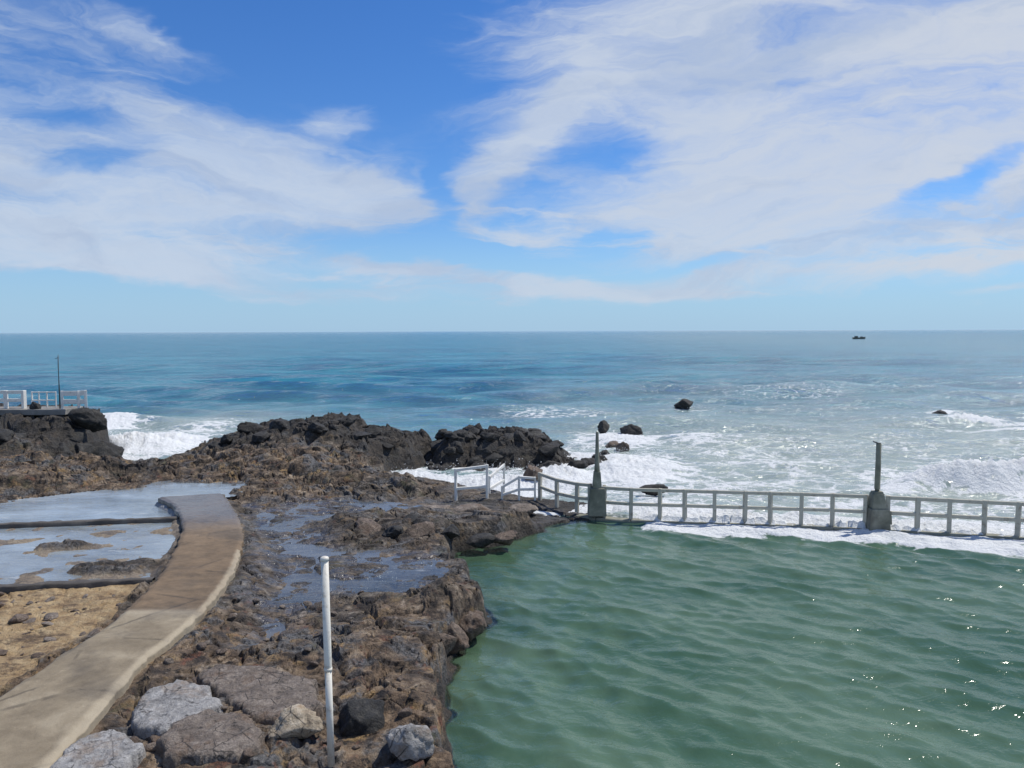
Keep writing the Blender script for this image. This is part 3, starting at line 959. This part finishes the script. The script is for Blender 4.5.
low_wall('basin_wall', at(-190, 532, 1.0), at(179, 518.5, 1.0), .24, .6, 1.06, 'far low dark wall dividing the flooded basin beside the path end', M_wallc)
low_wall('basin_wall', at(-190, 598, 1.05), at(154, 580, 1.05), .26, .6, 1.12, 'near low dark wall between the wet basin and the yellow sand', M_wallc)


# sea wall under the railing
sw = thing('sea_wall', (FENCE[5].x, FENCE[5].y, 0), 'low wave-washed concrete wall under the long railing across the pool', 'wall')
mb = MB()
pts = [Vector((x, y, 0)) for x, y in FENCE_LINE[0:]]
for a, b in zip(pts, pts[1:]):
    mb.bar(a - sw.location + Vector((0, 0, -1.2)), b - sw.location + Vector((0, 0, -1.2)), .42, 2.62, .03)
mb.build('wall_body', M_ped, sw)


# ------------------------------------------------------------------ railings
ZT, ZB = 1.35, .2


def railing(name, posts, label, group=None, mat=None, zb=ZB, zts=None, w=.14, rails=(0, .5), rail=(.10, .125), over=()):
    """posts: list of Vector tops; rails given as share of the height below the top"""
    zt = [p.z for p in posts]
    base = Vector((posts[0].x, posts[0].y, zb[0] if isinstance(zb, list) else zb))
    o = thing(name, base, label, 'railing', group)
    zbs = zb if isinstance(zb, list) else [zb] * len(posts)
    rnd = random.Random(len(label))
    for p, b in zip(posts, zbs):
        q = Vector((p.x, p.y, 0)) - Vector((base.x, base.y, 0))
        tilt = Vector((rnd.uniform(-.012, .012), rnd.uniform(-.012, .012), 0))
        m = MB()
        m.bar(q + Vector((0, 0, b - .1 - base.z)), q + tilt + Vector((0, 0, p.z + .01 - base.z)), w, w * 1.0, .012)
        m.build('post', mat, o)
    for r in rails:
        m = MB()
        for (p, b), (p2, b2) in zip(zip(posts, zbs), list(zip(posts, zbs))[1:]):
            a1 = Vector((p.x, p.y, p.z - r * (p.z - b) - rail[1] * .5)) - base
            a2 = Vector((p2.x, p2.y, p2.z - r * (p2.z - b2) - rail[1] * .5)) - base
            m.bar(a1, a2, rail[0], rail[1], .012)
        m.build('rail', mat, o)
    return o


def onfence(px):
    """point on the fence line under pixel column px (only used to read the photograph)"""
    d = ray(px, 495)
    best = None
    for a, b in zip(FENCE, FENCE[1:]):
        for k in range(41):
            q = a + (b - a) * (k / 40)
            e = abs(q.x / q.y - d.x / d.y)
            if best is None or e < best[0]:
                best = (e, q)
    return best[1].copy()


P1 = [onfence(x) for x in (604.5, 631, 658, 686, 714.6, 743.5, 772.4, 803, 833.5, 866)]
P2 = [onfence(x) for x in (888, 918, 951, 984.6)] + [FENCE[-1].copy()]
step = fdir * 1.2
for i in range(1, 9):
    P2.append(FENCE[-1] + step * i)
for P in (P1, P2):
    for q in P:
        q.z = ZT
railing('sea_railing', P1, 'long grey-green two-rail railing between the two lamp pedestals', 'railings along the sea wall', M_green)
railing('sea_railing', P2, 'grey-green two-rail railing right of the right-hand lamp pedestal', 'railings along the sea wall', M_green, w=.155, rail=(.115, .135))
P0 = [FENCE[0].copy(), FENCE[1].copy(), FENCE[2].copy(), onfence(590)]
for q in P0:
    q.z = ZT + .06
railing('sea_railing', P0, 'short grey-green railing on the causeway left of the left lamp pedestal', 'railings along the sea wall', M_green, zb=.3)
# white handrails on the causeway
wr = [(456, 497, .52, 1.72), (487, 496, .52, 1.86)]
posts = [Vector((*at(x, y, zb).xy, zt)) for x, y, zb, zt in wr]
railing('white_handrail', posts, 'white handrail frame standing on the causeway, highest and leftmost', 'white handrails on the causeway', M_white, zb=.45, w=.10, rails=(0, .62), rail=(.09, .12))
wr = [(489.5, 493, .45, 1.20), (504, 489, .40, 1.55)]
posts = [Vector((*at(x, y, zb).xy, zt)) for x, y, zb, zt in wr]
railing('white_handrail', posts, 'sloping white handrail behind the channel foam, rising to the right', 'white handrails on the causeway', M_white, zb=.2, w=.08, rails=(0, .5), rail=(.09, .13))
wr = [(502, 497.5, .45, .95), (519, 498, .4, 1.35), (535, 499, .3, 1.25)]
posts = [Vector((*at(x, y, zb).xy, zt)) for x, y, zb, zt in wr]
railing('white_handrail', posts, 'low white handrail nearest the short green railing', 'white handrails on the causeway', M_white, zb=.3, w=.08, rails=(0, .5), rail=(.08, .11))


# ------------------------------------------------------------------ lamp posts on pedestals
def lamp_right():
    b = onfence(877)
    o = thing('lamp_post', (b.x, b.y, .1), 'old lamp post with wide tapered pedestal and thick headless pole, right one', 'lamp post', 'lamp posts on the sea wall')
    ped = MB().box((0, 0, .36), (.80, .72, .84), 0, .80, .03).build('pedestal', M_ped, o)
    m = MB()
    m.box((0, 0, 1.06), (.54, .50, .56), 0, .74, .03)
    m.box((0, 0, 1.36), (.36, .34, .10), 0, .9, .02)
    m.build('pedestal_cap', M_ped, o)
    MB().box((.38, -.1, .45), (.16, .4, .5), 0, .8, .03).build('buttress', M_ped, ped)
    pole = MB().tube([(0, 0, 1.36), (0, 0, 1.5), (.01, 0, 2.3), (.015, 0, 3.18), (.015, 0, 3.22)], [.12, .105, .10, .092, .075], 10).build('pole', M_ped, o)
    MB().tube([(.015, 0, 3.15), (-.06, 0, 3.22), (-.2, 0, 3.27)], [.035, .03, .022], 8).build('arm_stub', M_dark, pole)
    return o


def lamp_left():
    b = onfence(597)
    o = thing('lamp_post', (b.x, b.y, .2), 'old lamp post with stepped pedestal and thin pole at the causeway end, left one', 'lamp post', 'lamp posts on the sea wall')
    ped = MB().box((0, 0, .53), (.72, .62, 1.10), 0, .80, .03).build('pedestal', M_ped, o)
    m = MB()
    m.box((0, 0, 1.40), (.36, .36, .66), 0, .72, .025)
    m.build('pedestal_cap', M_ped, o)
    m = MB()
    m.box((.30, .02, .92), (.16, .3, .5), 0, .8, .02)
    m.build('buttress', M_ped, ped)
    MB().tube([(0, 0, 1.7), (0, 0, 1.95), (.0, 0, 2.6), (.0, 0, 3.25), (0, 0, 3.32)], [.12, .10, .075, .06, .045], 10).build('pole', M_ped, o)
    return o


lamp_right()
lamp_left()

# ------------------------------------------------------------------ white plastic pole in the foreground
b = at(331, 750, 1.1)
o = thing('marker_pole', (b.x, b.y, .85), 'tall thin white plastic pole standing in the foreground rocks', 'pole')
top = atY(324.5, 557, b.y + .05) - Vector((b.x, b.y, .85))
base = Vector((0, 0, 0))
mid = base.lerp(top, .47)
MB().tube([base, mid], [.053, .053], 16).build('lower_pipe', M_pvc, o)
pipe = MB().tube([mid - (top - base) * .002, mid.lerp(top, .01), top * .985], [.058, .058, .058], 16).build('upper_pipe', M_pvc, o)
MB().tube([mid - (top - base) * .012, mid + (top - base) * .004], [.063, .063], 16).build('joint_ring', M_pvc, o)
MB().tube([top * .984, top * .995, top * 1.0, top * 1.004], [.066, .066, .055, .02], 16).build('end_cap', M_pvc, pipe)


# ------------------------------------------------------------------ boulders
def rock_mesh(name, seed, sub=4, facets=9, rough=.16):
    bm = bmesh.new()
    bmesh.ops.create_icosphere(bm, subdivisions=sub, radius=1)
    rn = np.random.RandomState(seed)
    V = np.array([v.co[:] for v in bm.verts])
    for i in range(facets):
        d = rn.randn(3)
        d /= np.linalg.norm(d)
        c = rn.uniform(.5, .88)
        s = V @ d
        over = np.maximum(s - c, 0)
        V -= d[None, :] * (over * .88)[:, None]
    n3 = (fbm(V[:, 0] * 1.3 + 10 * seed, V[:, 1] * 1.3 + V[:, 2] * 1.1, 5, seed, .55) + fbm(V[:, 2] * 1.6, V[:, 1] * 1.6 - V[:, 0], 5, seed + 3, .55)) * .5
    rg = ridged(V[:, 0] * 2.1 + V[:, 2] * 1.7, V[:, 1] * 2.1 - V[:, 2] * 1.3, 4, seed + 9)
    V *= (1 + rough * n3 + rough * .6 * rg)[:, None]
    for v, c in zip(bm.verts, V):
        v.co = c
    for f in bm.faces:
        f.smooth = True
    me = bpy.data.meshes.new(name)
    bm.to_mesh(me)
    bm.free()
    return me


def add_mat(me, mat):
    me = me.copy()
    me.materials.append(mat)
    return me


BASE = [rock_mesh('boulder', 11 + 5 * i, 4, 11 + 2 * i, .34) for i in range(6)]
BLACK = [add_mat(m, M_black) for m in BASE]
BROWN = [add_mat(m, M_brown) for m in BASE]
rnd = random.Random(7)


def boulder(me, loc, size, label, group=None, rot=None, name='boulder'):
    o = bpy.data.objects.new(name, me)
    COL.objects.link(o)
    o.location = loc
    o.scale = size
    o.rotation_euler = rot or (rnd.uniform(-.4, .4), rnd.uniform(-.4, .4), rnd.uniform(0, 6.28))
    return tag(o, label, name, group)


# rocks out at sea, each its own
c = at(684, 409, 0)
boulder(BLACK[0], (c.x, c.y, .35), (1.05, .9, .75), 'lone dark rock out at sea, between the reef and the boat', rot=(.1, .2, .4))
c = at(940, 418, 0)
boulder(BLACK[1], (c.x, c.y, .1), (.8, .7, .5), 'small dark rock amid breaking foam far right at sea', rot=(.1, .5, .4))
c = at(632, 436, 0)
boulder(BLACK[4], (c.x, c.y, .25), (.95, .8, .6), 'large black rock at the seaward right end of the reef', rot=(.1, .1, .4))
c = at(604, 432, 0)
boulder(BLACK[3], (c.x, c.y, .3), (.5, .5, .5), 'small pointed black rock behind the thin left lamp pole', rot=(.1, .1, 1.4))
c = at(623, 451, 0)
boulder(BROWN[4], (c.x, c.y, .1), (.5, .45, .5), 'small brown rock awash in foam right of the thin lamp pole', rot=(.2, .1, .4))
c = at(613, 447, 0)
boulder(BROWN[1], (c.x, c.y, 0), (.6, .45, .36), 'flat brown rock awash beside the small brown rock', rot=(.2, .1, .4))
c = at(533, 481, 0)
boulder(BROWN[2], (c.x, c.y, .35), (.52, .5, .48), 'brown boulder in white foam behind the white handrails', rot=(.2, .3, .4))
c = at(652, 492, .1)
boulder(BLACK[5], (c.x, c.y, .2), (.85, .4, .34), 'low dark rock awash just behind the long railing', rot=(.05, .1, .1))

# boulders heaped on the reef
n = 0
while n < 46:
    x, y = rnd.uniform(-5, 4.6), rnd.uniform(40.6, 46.8)
    h = ground(x, y)
    if h < -.3:
        continue
    s = rnd.uniform(.25, .62)
    boulder(rnd.choice(BLACK), (x, y, h), (s * rnd.uniform(.9, 1.5), s * rnd.uniform(.8, 1.2), s * rnd.uniform(.6, .85)),
            'wet black boulder heaped with others on the reef behind the causeway', 'black boulders on the reef')
    n += 1
# along the crest of the central headland
n = 0
while n < 18:
    x, y = rnd.uniform(-16.5, -5.6), rnd.uniform(39.6, 43.0)
    h = ground(x, y)
    if h < .5:
        continue
    s = rnd.uniform(.25, .6)
    boulder(rnd.choice(BLACK), (x, y, h), (s * rnd.uniform(1, 1.6), s * rnd.uniform(.8, 1.2), s * rnd.uniform(.5, .8)),
            'dark boulder along the crest of the central rocky headland', 'dark boulders on the headland crest')
    n += 1
for i, (x, y, z, sz) in enumerate(((-23.3, 41.2, .3, .8), (-22.9, 40.4, .3, .7), (-23.6, 42.0, .9, .8), (-23.0, 42.6, .5, .9), (-24.0, 40.6, 1.0, .7), (-23.4, 39.6, .5, .75), (-24.2, 42.2, 1.6, .7), (-23.2, 43.8, .4, .9))):
    boulder(BLACK[i % 6], (x, y, z), (sz * 1.2, sz, sz * .9), 'dark boulder at the seaward foot of the left headland', 'dark boulders at the headland foot')
for i, (x, y, sz) in enumerate(((4.3, 42.2, .5), (4.9, 43.0, .45), (3.6, 41.6, .5), (5.4, 44.8, .4))):
    boulder(BLACK[i % 6], (x, y, .15), (sz * 1.3, sz, sz * .8), 'wet black boulder at the foaming right tip of the reef', 'black boulders at the reef tip')
# under the left platform
for i in range(12):
    x, y = rnd.uniform(-29.5, -22.6), rnd.uniform(36.6, 41.5)
    h = ground(x, y)
    s = rnd.uniform(.3, .7)
    boulder(rnd.choice(BLACK), (x, y, h), (s * rnd.uniform(1, 1.6), s * rnd.uniform(.8, 1.2), s * rnd.uniform(.5, .8)),
            'dark boulder on the left headland below the white railings', 'dark boulders below the platform')
# loose stones on the near rocks
LO = rock_mesh('stone', 91, 3, 8, .2)
LO2 = rock_mesh('stone', 97, 3, 9, .2)
STN = [add_mat(LO, M_brown), add_mat(LO2, M_mauve), add_mat(LO, M_mauve), add_mat(LO2, M_brown)]
n = 0
while n < 70:
    px, py = rnd.uniform(110, 460), rnd.uniform(590, 768)
    q = at(px, py, .95)
    t_ = terrain(np.array([[q.x]]), np.array([[q.y]]))
    if t_['path'][0, 0] > -.25 or t_['p'][0, 0] < .25 or t_['sand'][0, 0] > -.3:
        continue
    s = rnd.uniform(.04, .11)
    boulder(rnd.choice(STN), (q.x, q.y, float(t_['h'][0, 0]) + s * .2), (s * rnd.uniform(.9, 1.5), s * rnd.uniform(.8, 1.2), s * rnd.uniform(.55, .9)),
            'small rough loose stone on the rocks between path and pool', 'loose stones on the near rocks', name='stone')
    n += 1
n = 0
while n < 48:
    px, py = rnd.gauss(45, 45), rnd.gauss(617, 22)
    q = at(px, py, .98)
    t_ = terrain(np.array([[q.x]]), np.array([[q.y]]))
    if t_['path'][0, 0] > -.15:
        continue
    if px < -20 or py < 594 or py > 690:
        continue
    s = .035 + .16 * rnd.random() ** 2.2
    boulder(rnd.choice(STN), (q.x, q.y, float(t_['h'][0, 0]) + s * .1), (s * rnd.uniform(1, 1.7), s * rnd.uniform(.8, 1.2), s * rnd.uniform(.4, .7)),
            'small brown stone lying on the sand left of the path', 'stones on the sand', name='stone')
    n += 1


# ------------------------------------------------------------------ big slabs in the foreground
def slab(outline, ztop, tilt, mat, label, seed, zbot=.7, rnd_=.055, group='rock slabs in the foreground', bump_=.035):
    P = [at(x, y, ztop) for x, y in outline]
    cx = sum(p.x for p in P) / len(P)
    cy = sum(p.y for p in P) / len(P)
    x0, x1 = min(p.x for p in P) - .3, max(p.x for p in P) + .3
    y0, y1 = min(p.y for p in P) - .3, max(p.y for p in P) + .3
    nx_, ny_ = int((x1 - x0) / .022), int((y1 - y0) / .022)
    gx, gy = np.meshgrid(np.linspace(x0, x1, nx_), np.linspace(y0, y1, ny_))
    sd = sdpoly(gx + .17 * fbm(gx * 2.2, gy * 2.2, 6, seed, .6), gy + .17 * fbm(gx * 2.2, gy * 2.2, 6, seed + 5, .6), P) + .05
    z = ztop + tilt[0] * (gx - cx) + tilt[1] * (gy - cy) + bump_ * fbm(gx * 1.6, gy * 1.6, 5, seed + 9) + .03 * ridged(gx * 4, gy * 4, 4, seed + 2)
    e = np.clip(sd / (rnd_ * 2.2), 0, 1)
    z = z - (1 - np.sqrt(np.clip(1 - (1 - e) ** 2, 0, 1))) * .10 - (sd < .015) * (z - zbot) * sstep(.015, -.06, sd)
    gx = gx + .04 * fbm(gx * 5 + z * 4, gy * 5, 3, seed + 20)
    k = sd > -.09
    o = link('rock_slab', grid_mesh('rock_slab', gx - cx, gy - cy, z - zbot, k[:-1, :-1], {}), mat)
    o.location = (cx, cy, zbot)
    return tag(o, label, 'rock slab', group)


slab([(133, 708), (150, 690), (178, 681), (206, 686), (218, 704), (196, 718), (165, 728), (138, 724)], 1.15, (0, .02), M_pale, 'flat pale grey slab beside the path, left of the black crack', 800)
slab([(50, 768), (62, 752), (88, 734), (112, 728), (136, 746), (120, 775), (90, 790), (50, 790)], 1.17, (0, .02), M_pale, 'whitish broken slab at the bottom edge next to the path', 830)
slab([(160, 738), (176, 722), (205, 712), (240, 713), (258, 726), (258, 744), (215, 752), (172, 752)], 1.17, (0, .04), M_mauve, 'rounded mauve-brown slab between the pale slab and the pole', 860, rnd_=.08)
slab([(200, 672), (222, 664), (270, 668), (312, 680), (318, 704), (300, 718), (262, 716), (232, 700)], 1.13, (.01, .02), M_mauve, 'wide grey-brown slab left of the white pole, behind the crack', 890, rnd_=.06)
c = at(296, 722, 1.15)
boulder(add_mat(BASE[3], M_cream), (c.x, c.y, 1.1), (.42, .36, .26), 'cream-yellow boulder just left of the white pole foot', rot=(.1, .1, .3))
c = at(411, 740, 1.0)
boulder(add_mat(BASE[4], M_pale), (c.x, c.y, .95), (.42, .38, .34), 'pale grey topped boulder near the pool edge at the bottom', rot=(.1, .1, .9))
c = at(362, 712, 1.0)
boulder(BLACK[2], (c.x, c.y, .85), (.45, .4, .42), 'dark boulder just right of the white pole', rot=(.3, .1, .9))
for i, (px, py, s) in enumerate(((458, 612, .42), (470, 622, .36), (445, 600, .4), (452, 632, .38), (432, 622, .45), (466, 604, .33), (440, 640, .36), (476, 616, .26))):
    c = at(px, py, .45)
    boulder(BROWN[i % 6], (c.x, c.y, .3), (s * 1.1, s, s * .95), 'ragged brown boulder clustered on the outcrop jutting into the pool', 'boulders of the pool outcrop')
for i, (px, py, s) in enumerate(((372, 532, .5), (395, 536, .42), (352, 528, .4), (425, 534, .5), (450, 534, .4), (480, 532, .4), (505, 530, .38), (410, 526, .45))):
    c = at(px, py, .7)
    boulder((BLACK if i % 3 else BROWN)[i % 6], (c.x, c.y, .72 if px < 460 else .4), (s * 1.5, s, s * .7), 'dark weedy boulder in the ridge at the far left end of the pool', 'boulders at the far end of the pool')
for i, (px, py, s) in enumerate(((495, 519, .5), (470, 508, .8), (430, 508, .9), (520, 508, .7))):
    c = at(px, py, .5)
    boulder(add_mat(BASE[i], M_mauve), (c.x, c.y, .36), (s * 1.2, s * .8, .26), ['pale flat block at the pool end of the causeway', 'flat grey slab on the causeway below the tallest handrail', 'wide grey slab at the left end of the causeway', 'flat grey slab on the causeway near the short railing'][i], rot=(0, .04, .3 * i), name='paving_block')

# ------------------------------------------------------------------ left platform with white railings
ZD = 3.22
o = thing('viewing_platform', (-30, 44, 0), 'flat concrete platform on top of the left headland', 'platform')
m = MB()
m.box((-5.4, -.25, ZD - .16), (20.8, 1.9, .32), 0, 1, .04)
m.build('deck', M_conc, o)
m = MB()
m.box((-5.6, .15, ZD - 1.5), (19.8, 1.5, 2.4), 0, .98, .05)
m.build('foundation', M_wallc, o)
zr = ZD + 1.02
yr = 43.5
xs = [(px - 512) / F * yr for px in (-60, -38, -18, 4, 22)]
railing('white_railing', [Vector((x, yr, zr)) for x in xs], 'white panelled railing at the far left edge of the platform', 'white railings on the platform', M_white, zb=ZD, w=.2, rails=(0, .45), rail=(.08, .18))
xs = [(px - 512) / F * yr for px in (26, 33, 41, 50)]
railing('white_railing', [Vector((x, yr + .4, zr - .1)) for x in xs], 'thin white railing in the middle of the platform', 'white railings on the platform', M_white, zb=ZD, w=.07, rails=(0, .5), rail=(.05, .06))
x0, x1, x2 = [(px - 512) / F * 43 for px in (60.5, 77, 84)]
railing('white_barrier', [Vector((x0, 43, zr)), Vector((x1, 43, zr)), Vector((x2, 43.0, zr + .03))], 'bright white board barrier at the right end of the platform', 'white railings on the platform', M_white, zb=ZD - .2, w=.14, rails=(0, .38), rail=(.05, .27))
c = Vector(((58 - 512) / F * 43.3, 43.3, ZD))
o = thing('mast', c, 'thin dark mast rising from the left platform beside the white barrier', 'mast')
MB().tube([(0, 0, -.1), (0, 0, 1.2), (.0, 0, 2.4), (.02, 0, 3.05)], [.04, .032, .026, .018], 8).build('pole', M_dark, o)
MB().tube([(-.18, 0, 2.8), (.0, 0, 2.88), (.05, 0, 2.88)], [.012, .018, .018], 6).build('cross_arm', M_dark, o)
boulder(BLACK[4], ((33 - 512) / F * 43.1, 43.1, ZD + .12), (.36, .3, .3), 'dark rock lying on the platform between the railings', rot=(.1, .1, .3))
boulder(BLACK[1], ((80 - 512) / F * 42.6, 42.6, ZD - .45), (.8, .6, .5), 'dark rock under the right end of the white barrier', rot=(.1, .1, .3))
boulder(BLACK[3], ((90 - 512) / F * 43.2, 43.2, ZD - .75), (.8, .7, .6), 'outermost dark rock at the tip of the left headland', rot=(.1, .3, .3))

# ------------------------------------------------------------------ boat on the horizon
d = ray(859, 340.3)
Yb = 640.0
bp = Vector((d.x / d.y * Yb, Yb, 0))
o = thing('fishing_boat', bp, 'small dark fishing boat far out near the horizon', 'boat', rz=.15)
N = 15
hx = np.linspace(-1, 1, N)
prof = np.linspace(-1, 1, 11)
HX = np.zeros((N, 11)); HY = HX.copy(); HZ = HX.copy()
for i, u in enumerate(hx):
    wd = 1.25 * (1 - max(u, -.75) ** 4 * (1 if u > 0 else .35)) ** .8 if u < .999 else .02
    sheer = 1.25 + .55 * u * u * (1 if u > 0 else .4)
    for j, v in enumerate(prof):
        HX[i, j] = u * 5.4 + .4 * (abs(v)) * (u > .6)
        HY[i, j] = wd * math.copysign(abs(v) ** .6, v)
        HZ[i, j] = -.4 + (sheer + .4) * abs(v) ** 2.2
hull = link('hull', grid_mesh('hull', HX, HY, HZ, np.ones((N - 1, 10), bool), {}), M_boat, o)
mm = hull.modifiers.new('thick', 'SOLIDIFY'); mm.thickness = .12
MB().box((0, 0, .75), (9.2, 2.0, .12), 0, 1, .02).build('deck', M_boat, o)
m = MB()
m.box((-2.6, 0, 1.5), (2.2, 1.7, 1.5), 0, .92, .06)
cabin = m.build('cabin', M_boat, o)
MB().box((-2.6, 0, 2.33), (2.7, 2.0, .12), 0, .95, .03).build('roof', M_boat, cabin)
m = MB()
m.box((2.2, 0, 1.4), (1.9, 1.5, 1.2), 0, .9, .08)
m.build('wheelhouse', M_boat, o)
MB().tube([(-1.2, 0, .8), (-1.2, 0, 3.0)], [.06, .04], 6).build('mast', M_dark, o)

# ------------------------------------------------------------------ sky, sun
SUN_EL, SUN_AZ = R(59), R(60)                    # azimuth clockwise from straight ahead (+Y)
world = bpy.data.worlds.new('World')
scene.world = world
world.use_nodes = True
world.node_tree.nodes.clear()
t = NT(world.node_tree)
sky = t.node('ShaderNodeTexSky', sky_type='NISHITA', sun_disc=False)
sky.sun_elevation = SUN_EL
sky.sun_rotation = SUN_AZ
sky.air_density = 1.0
sky.dust_density = 0.0
sky.ozone_density = 1.0
STR = .12
g = t.node('ShaderNodeTexCoord').outputs['Generated']
sep = t.node('ShaderNodeSeparateXYZ')
t.l.new(g, sep.inputs[0])
dx, dy, dz = (X(t, sep.outputs[i]) for i in range(3))
yc = t.m('MAXIMUM', dy, .08)
u, v = dx / yc, dz / yc                           # tangent-plane coordinates of the direction, facing the sea
cv = t.node('ShaderNodeCombineXYZ')
t.inp(cv.inputs[0], u * 1.0)
t.inp(cv.inputs[1], v * 2.2)
uv = X(t, cv.outputs[0])
wx = t.noise(uv, 3.2, 5, .6)
wy = t.noise(t.mapping(uv, loc=(5, 7, 2)), 3.2, 5, .6)
uw = u + (wx - .5) * .20
vw = v + (wy - .5) * .085
terms = None
ELL = [  # px, py, half-axes, tilt (deg, downwards to the right), weight
    (80, 165, 250, 66, 10, .88), (285, 182, 122, 40, 22, .72), (375, 198, 48, 24, 10, .42), (40, 240, 290, 28, 4, .60), (20, 50, 170, 60, 8, .42), (150, 35, 90, 12, 22, .32),
    (335, 118, 26, 12, -10, .30),
    (70, 124, 60, 11, 4, -.40), (85, 166, 60, 12, -4, -.45), (175, 238, 55, 10, 5, -.45),
    (880, 85, 380, 135, -6, 1.05), (790, 215, 300, 42, -13, .66), (660, 60, 100, 110, 10, .22), (860, 262, 220, 16, -4, .3), (420, 246, 130, 15, 4, -.5), (436, 200, 14, 30, 0, -.42), (590, 262, 110, 8, 0, -.3), (440, 110, 70, 60, 20, -.2), (490, 178, 66, 22, -30, .50), (560, 110, 16, 60, 30, .25), (470, 215, 20, 26, 30, .25),
    (945, 190, 62, 13, -16, -.95), (1010, 160, 40, 10, -20, -.7), (612, 150, 45, 26, -5, -.60), (612, 240, 48, 10, -4, -.62), (730, 257, 62, 7, -8, -.55), (540, 195, 40, 8, 0, -.25), (560, 268, 90, 7, 0, -.3),
    (430, 272, 85, 8, 4, .6), (230, 288, 190, 8, 5, .45), (90, 266, 170, 10, 3, .5), (600, 292, 160, 7, 0, .32), (960, 262, 60, 5, -6, .35), (1010, 287, 50, 5, -2, .55), (760, 283, 260, 13, -2, .42), (500, 235, 60, 7, 4, .4), (880, 240, 150, 12, -8, .4),
    (500, 60, 110, 60, 0, .10),
]
for (px, py, a, b, ang, w) in ELL:
    d = ray(px, py)
    cu, cvv = d.x / d.y, d.z / d.y
    ca, sa = math.cos(R(-ang)), math.sin(R(-ang))
    eu = (uw - cu)
    ev = (vw - cvv)
    p1 = (eu * ca + ev * sa) * (F / a)
    p2 = (ev * ca - eu * sa) * (F / b)
    e = t.m('POWER', 2.718, t.m('MULTIPLY', t.m('POWER', p1 * p1 + p2 * p2, 1.45), -.75)) * w
    terms = e if terms is None else terms + e
# fibrous texture of the high cloud, on a plane overhead so that it foreshortens to the horizon
zc = t.m('MAXIMUM', dz, .02) + .08
cp = t.node('ShaderNodeCombineXYZ')
t.inp(cp.inputs[0], dx / zc)
t.inp(cp.inputs[1], dy / zc)
plane = X(t, cp.outputs[0])
uo = u + .1
fan = v - .17 * t.m('SQRT', uo * uo + .012)           # streaks fan out from the middle of the view
fc_ = t.node('ShaderNodeCombineXYZ')
t.inp(fc_.inputs[0], u + (wx - .5) * .3)
t.inp(fc_.inputs[1], fan * 4.2 + (wy - .5) * .5)
fv = X(t, fc_.outputs[0])
fib = t.noise(fv, 2.0, 8, .60, .5)
fib2 = t.noise(t.mapping(fv, loc=(4, 2, 7)), 6.5, 7, .62, .8)
back = t.step(.1, -.3, dy) * .55                   # thin veil over the rest of the sky
dens = terms * .92 + back
dens = dens + (fib - .5) * 1.5 * t.step(-.1, .35, dens) + (fib2 - .5) * .85 * t.step(-.05, .35, dens)
lc = t.node('ShaderNodeCombineXYZ')
t.inp(lc.inputs[0], u * 1.3)
t.inp(lc.inputs[1], v * 17.0 + (wx - .5) * 1.6)
low = t.noise(X(t, lc.outputs[0]), 1.5, 7, .6, .3)
dens = dens + t.step(.47, .67, low) * .62 * t.step(.015, .05, v) * t.step(.21, .11, v)
cloud = t.step(.17, 1.0, dens)
thin = cloud * t.m('MULTIPLY_ADD', t.step(.30, .62, fib * .5 + fib2 * .5), .24, .70)
ccol = t.mix(t.step(-.5, .9, u), (4.6, 5.35, 6.5), (5.2, 5.55, 6.15))
ccol = t.mix(t.step(.42, .66, t.noise(t.mapping(fv, loc=(14, 2, 7)), 3.2, 6, .6, .6)) * .85, ccol, (3.7, 4.45, 5.8))
hs = t.node('ShaderNodeHueSaturation')
hs.inputs['Saturation'].default_value = 1.25
hs.inputs['Value'].default_value = 1.0
t.l.new(sky.outputs[0], hs.inputs['Color'])
skyc = X(t, hs.outputs[0])
skyc = t.mix(1.0, skyc, skyc)
tn = t.node('ShaderNodeMix', data_type='RGBA', blend_type='MULTIPLY')
tn.inputs[0].default_value = 1
t.l.new(skyc.s, tn.inputs[6])
tn.inputs[7].default_value = (.54, .73, 1.03, 1)
skyc = X(t, tn.outputs[2])
skyc = t.mix(t.step(.17, -.02, dz) * .85, skyc, (2.75, 4.5, 6.6))      # sea air whitening the horizon
mixc = t.mix(thin, skyc, ccol)
bg = t.node('ShaderNodeBackground')
t.inp(bg.inputs[0], mixc)
bg.inputs[1].default_value = STR
wo = t.node('ShaderNodeOutputWorld')
t.l.new(bg.outputs[0], wo.inputs[0])

sun = bpy.data.lights.new('sun', 'SUN')
sun.energy = 4.3
sun.angle = R(.6)
sun.color = (1.0, .95, .86)
so = bpy.data.objects.new('sun', sun)
COL.objects.link(so)
sd_ = Vector((math.sin(SUN_AZ) * math.cos(SUN_EL), math.cos(SUN_AZ) * math.cos(SUN_EL), math.sin(SUN_EL)))
so.rotation_euler = sd_.to_track_quat('Z', 'Y').to_euler()
so.location = sd_ * 60

# ------------------------------------------------------------------ render settings
scene.render.engine = 'CYCLES'
scene.cycles.use_denoising = True
scene.cycles.max_bounces = 6
scene.cycles.transparent_max_bounces = 8
scene.cycles.sample_clamp_indirect = 4
scene.view_settings.view_transform = 'Standard'
scene.view_settings.look = 'None'
scene.view_settings.exposure = 0.0
scene.view_settings.gamma = 1.0
scene.render.resolution_x, scene.render.resolution_y = 1024, 768
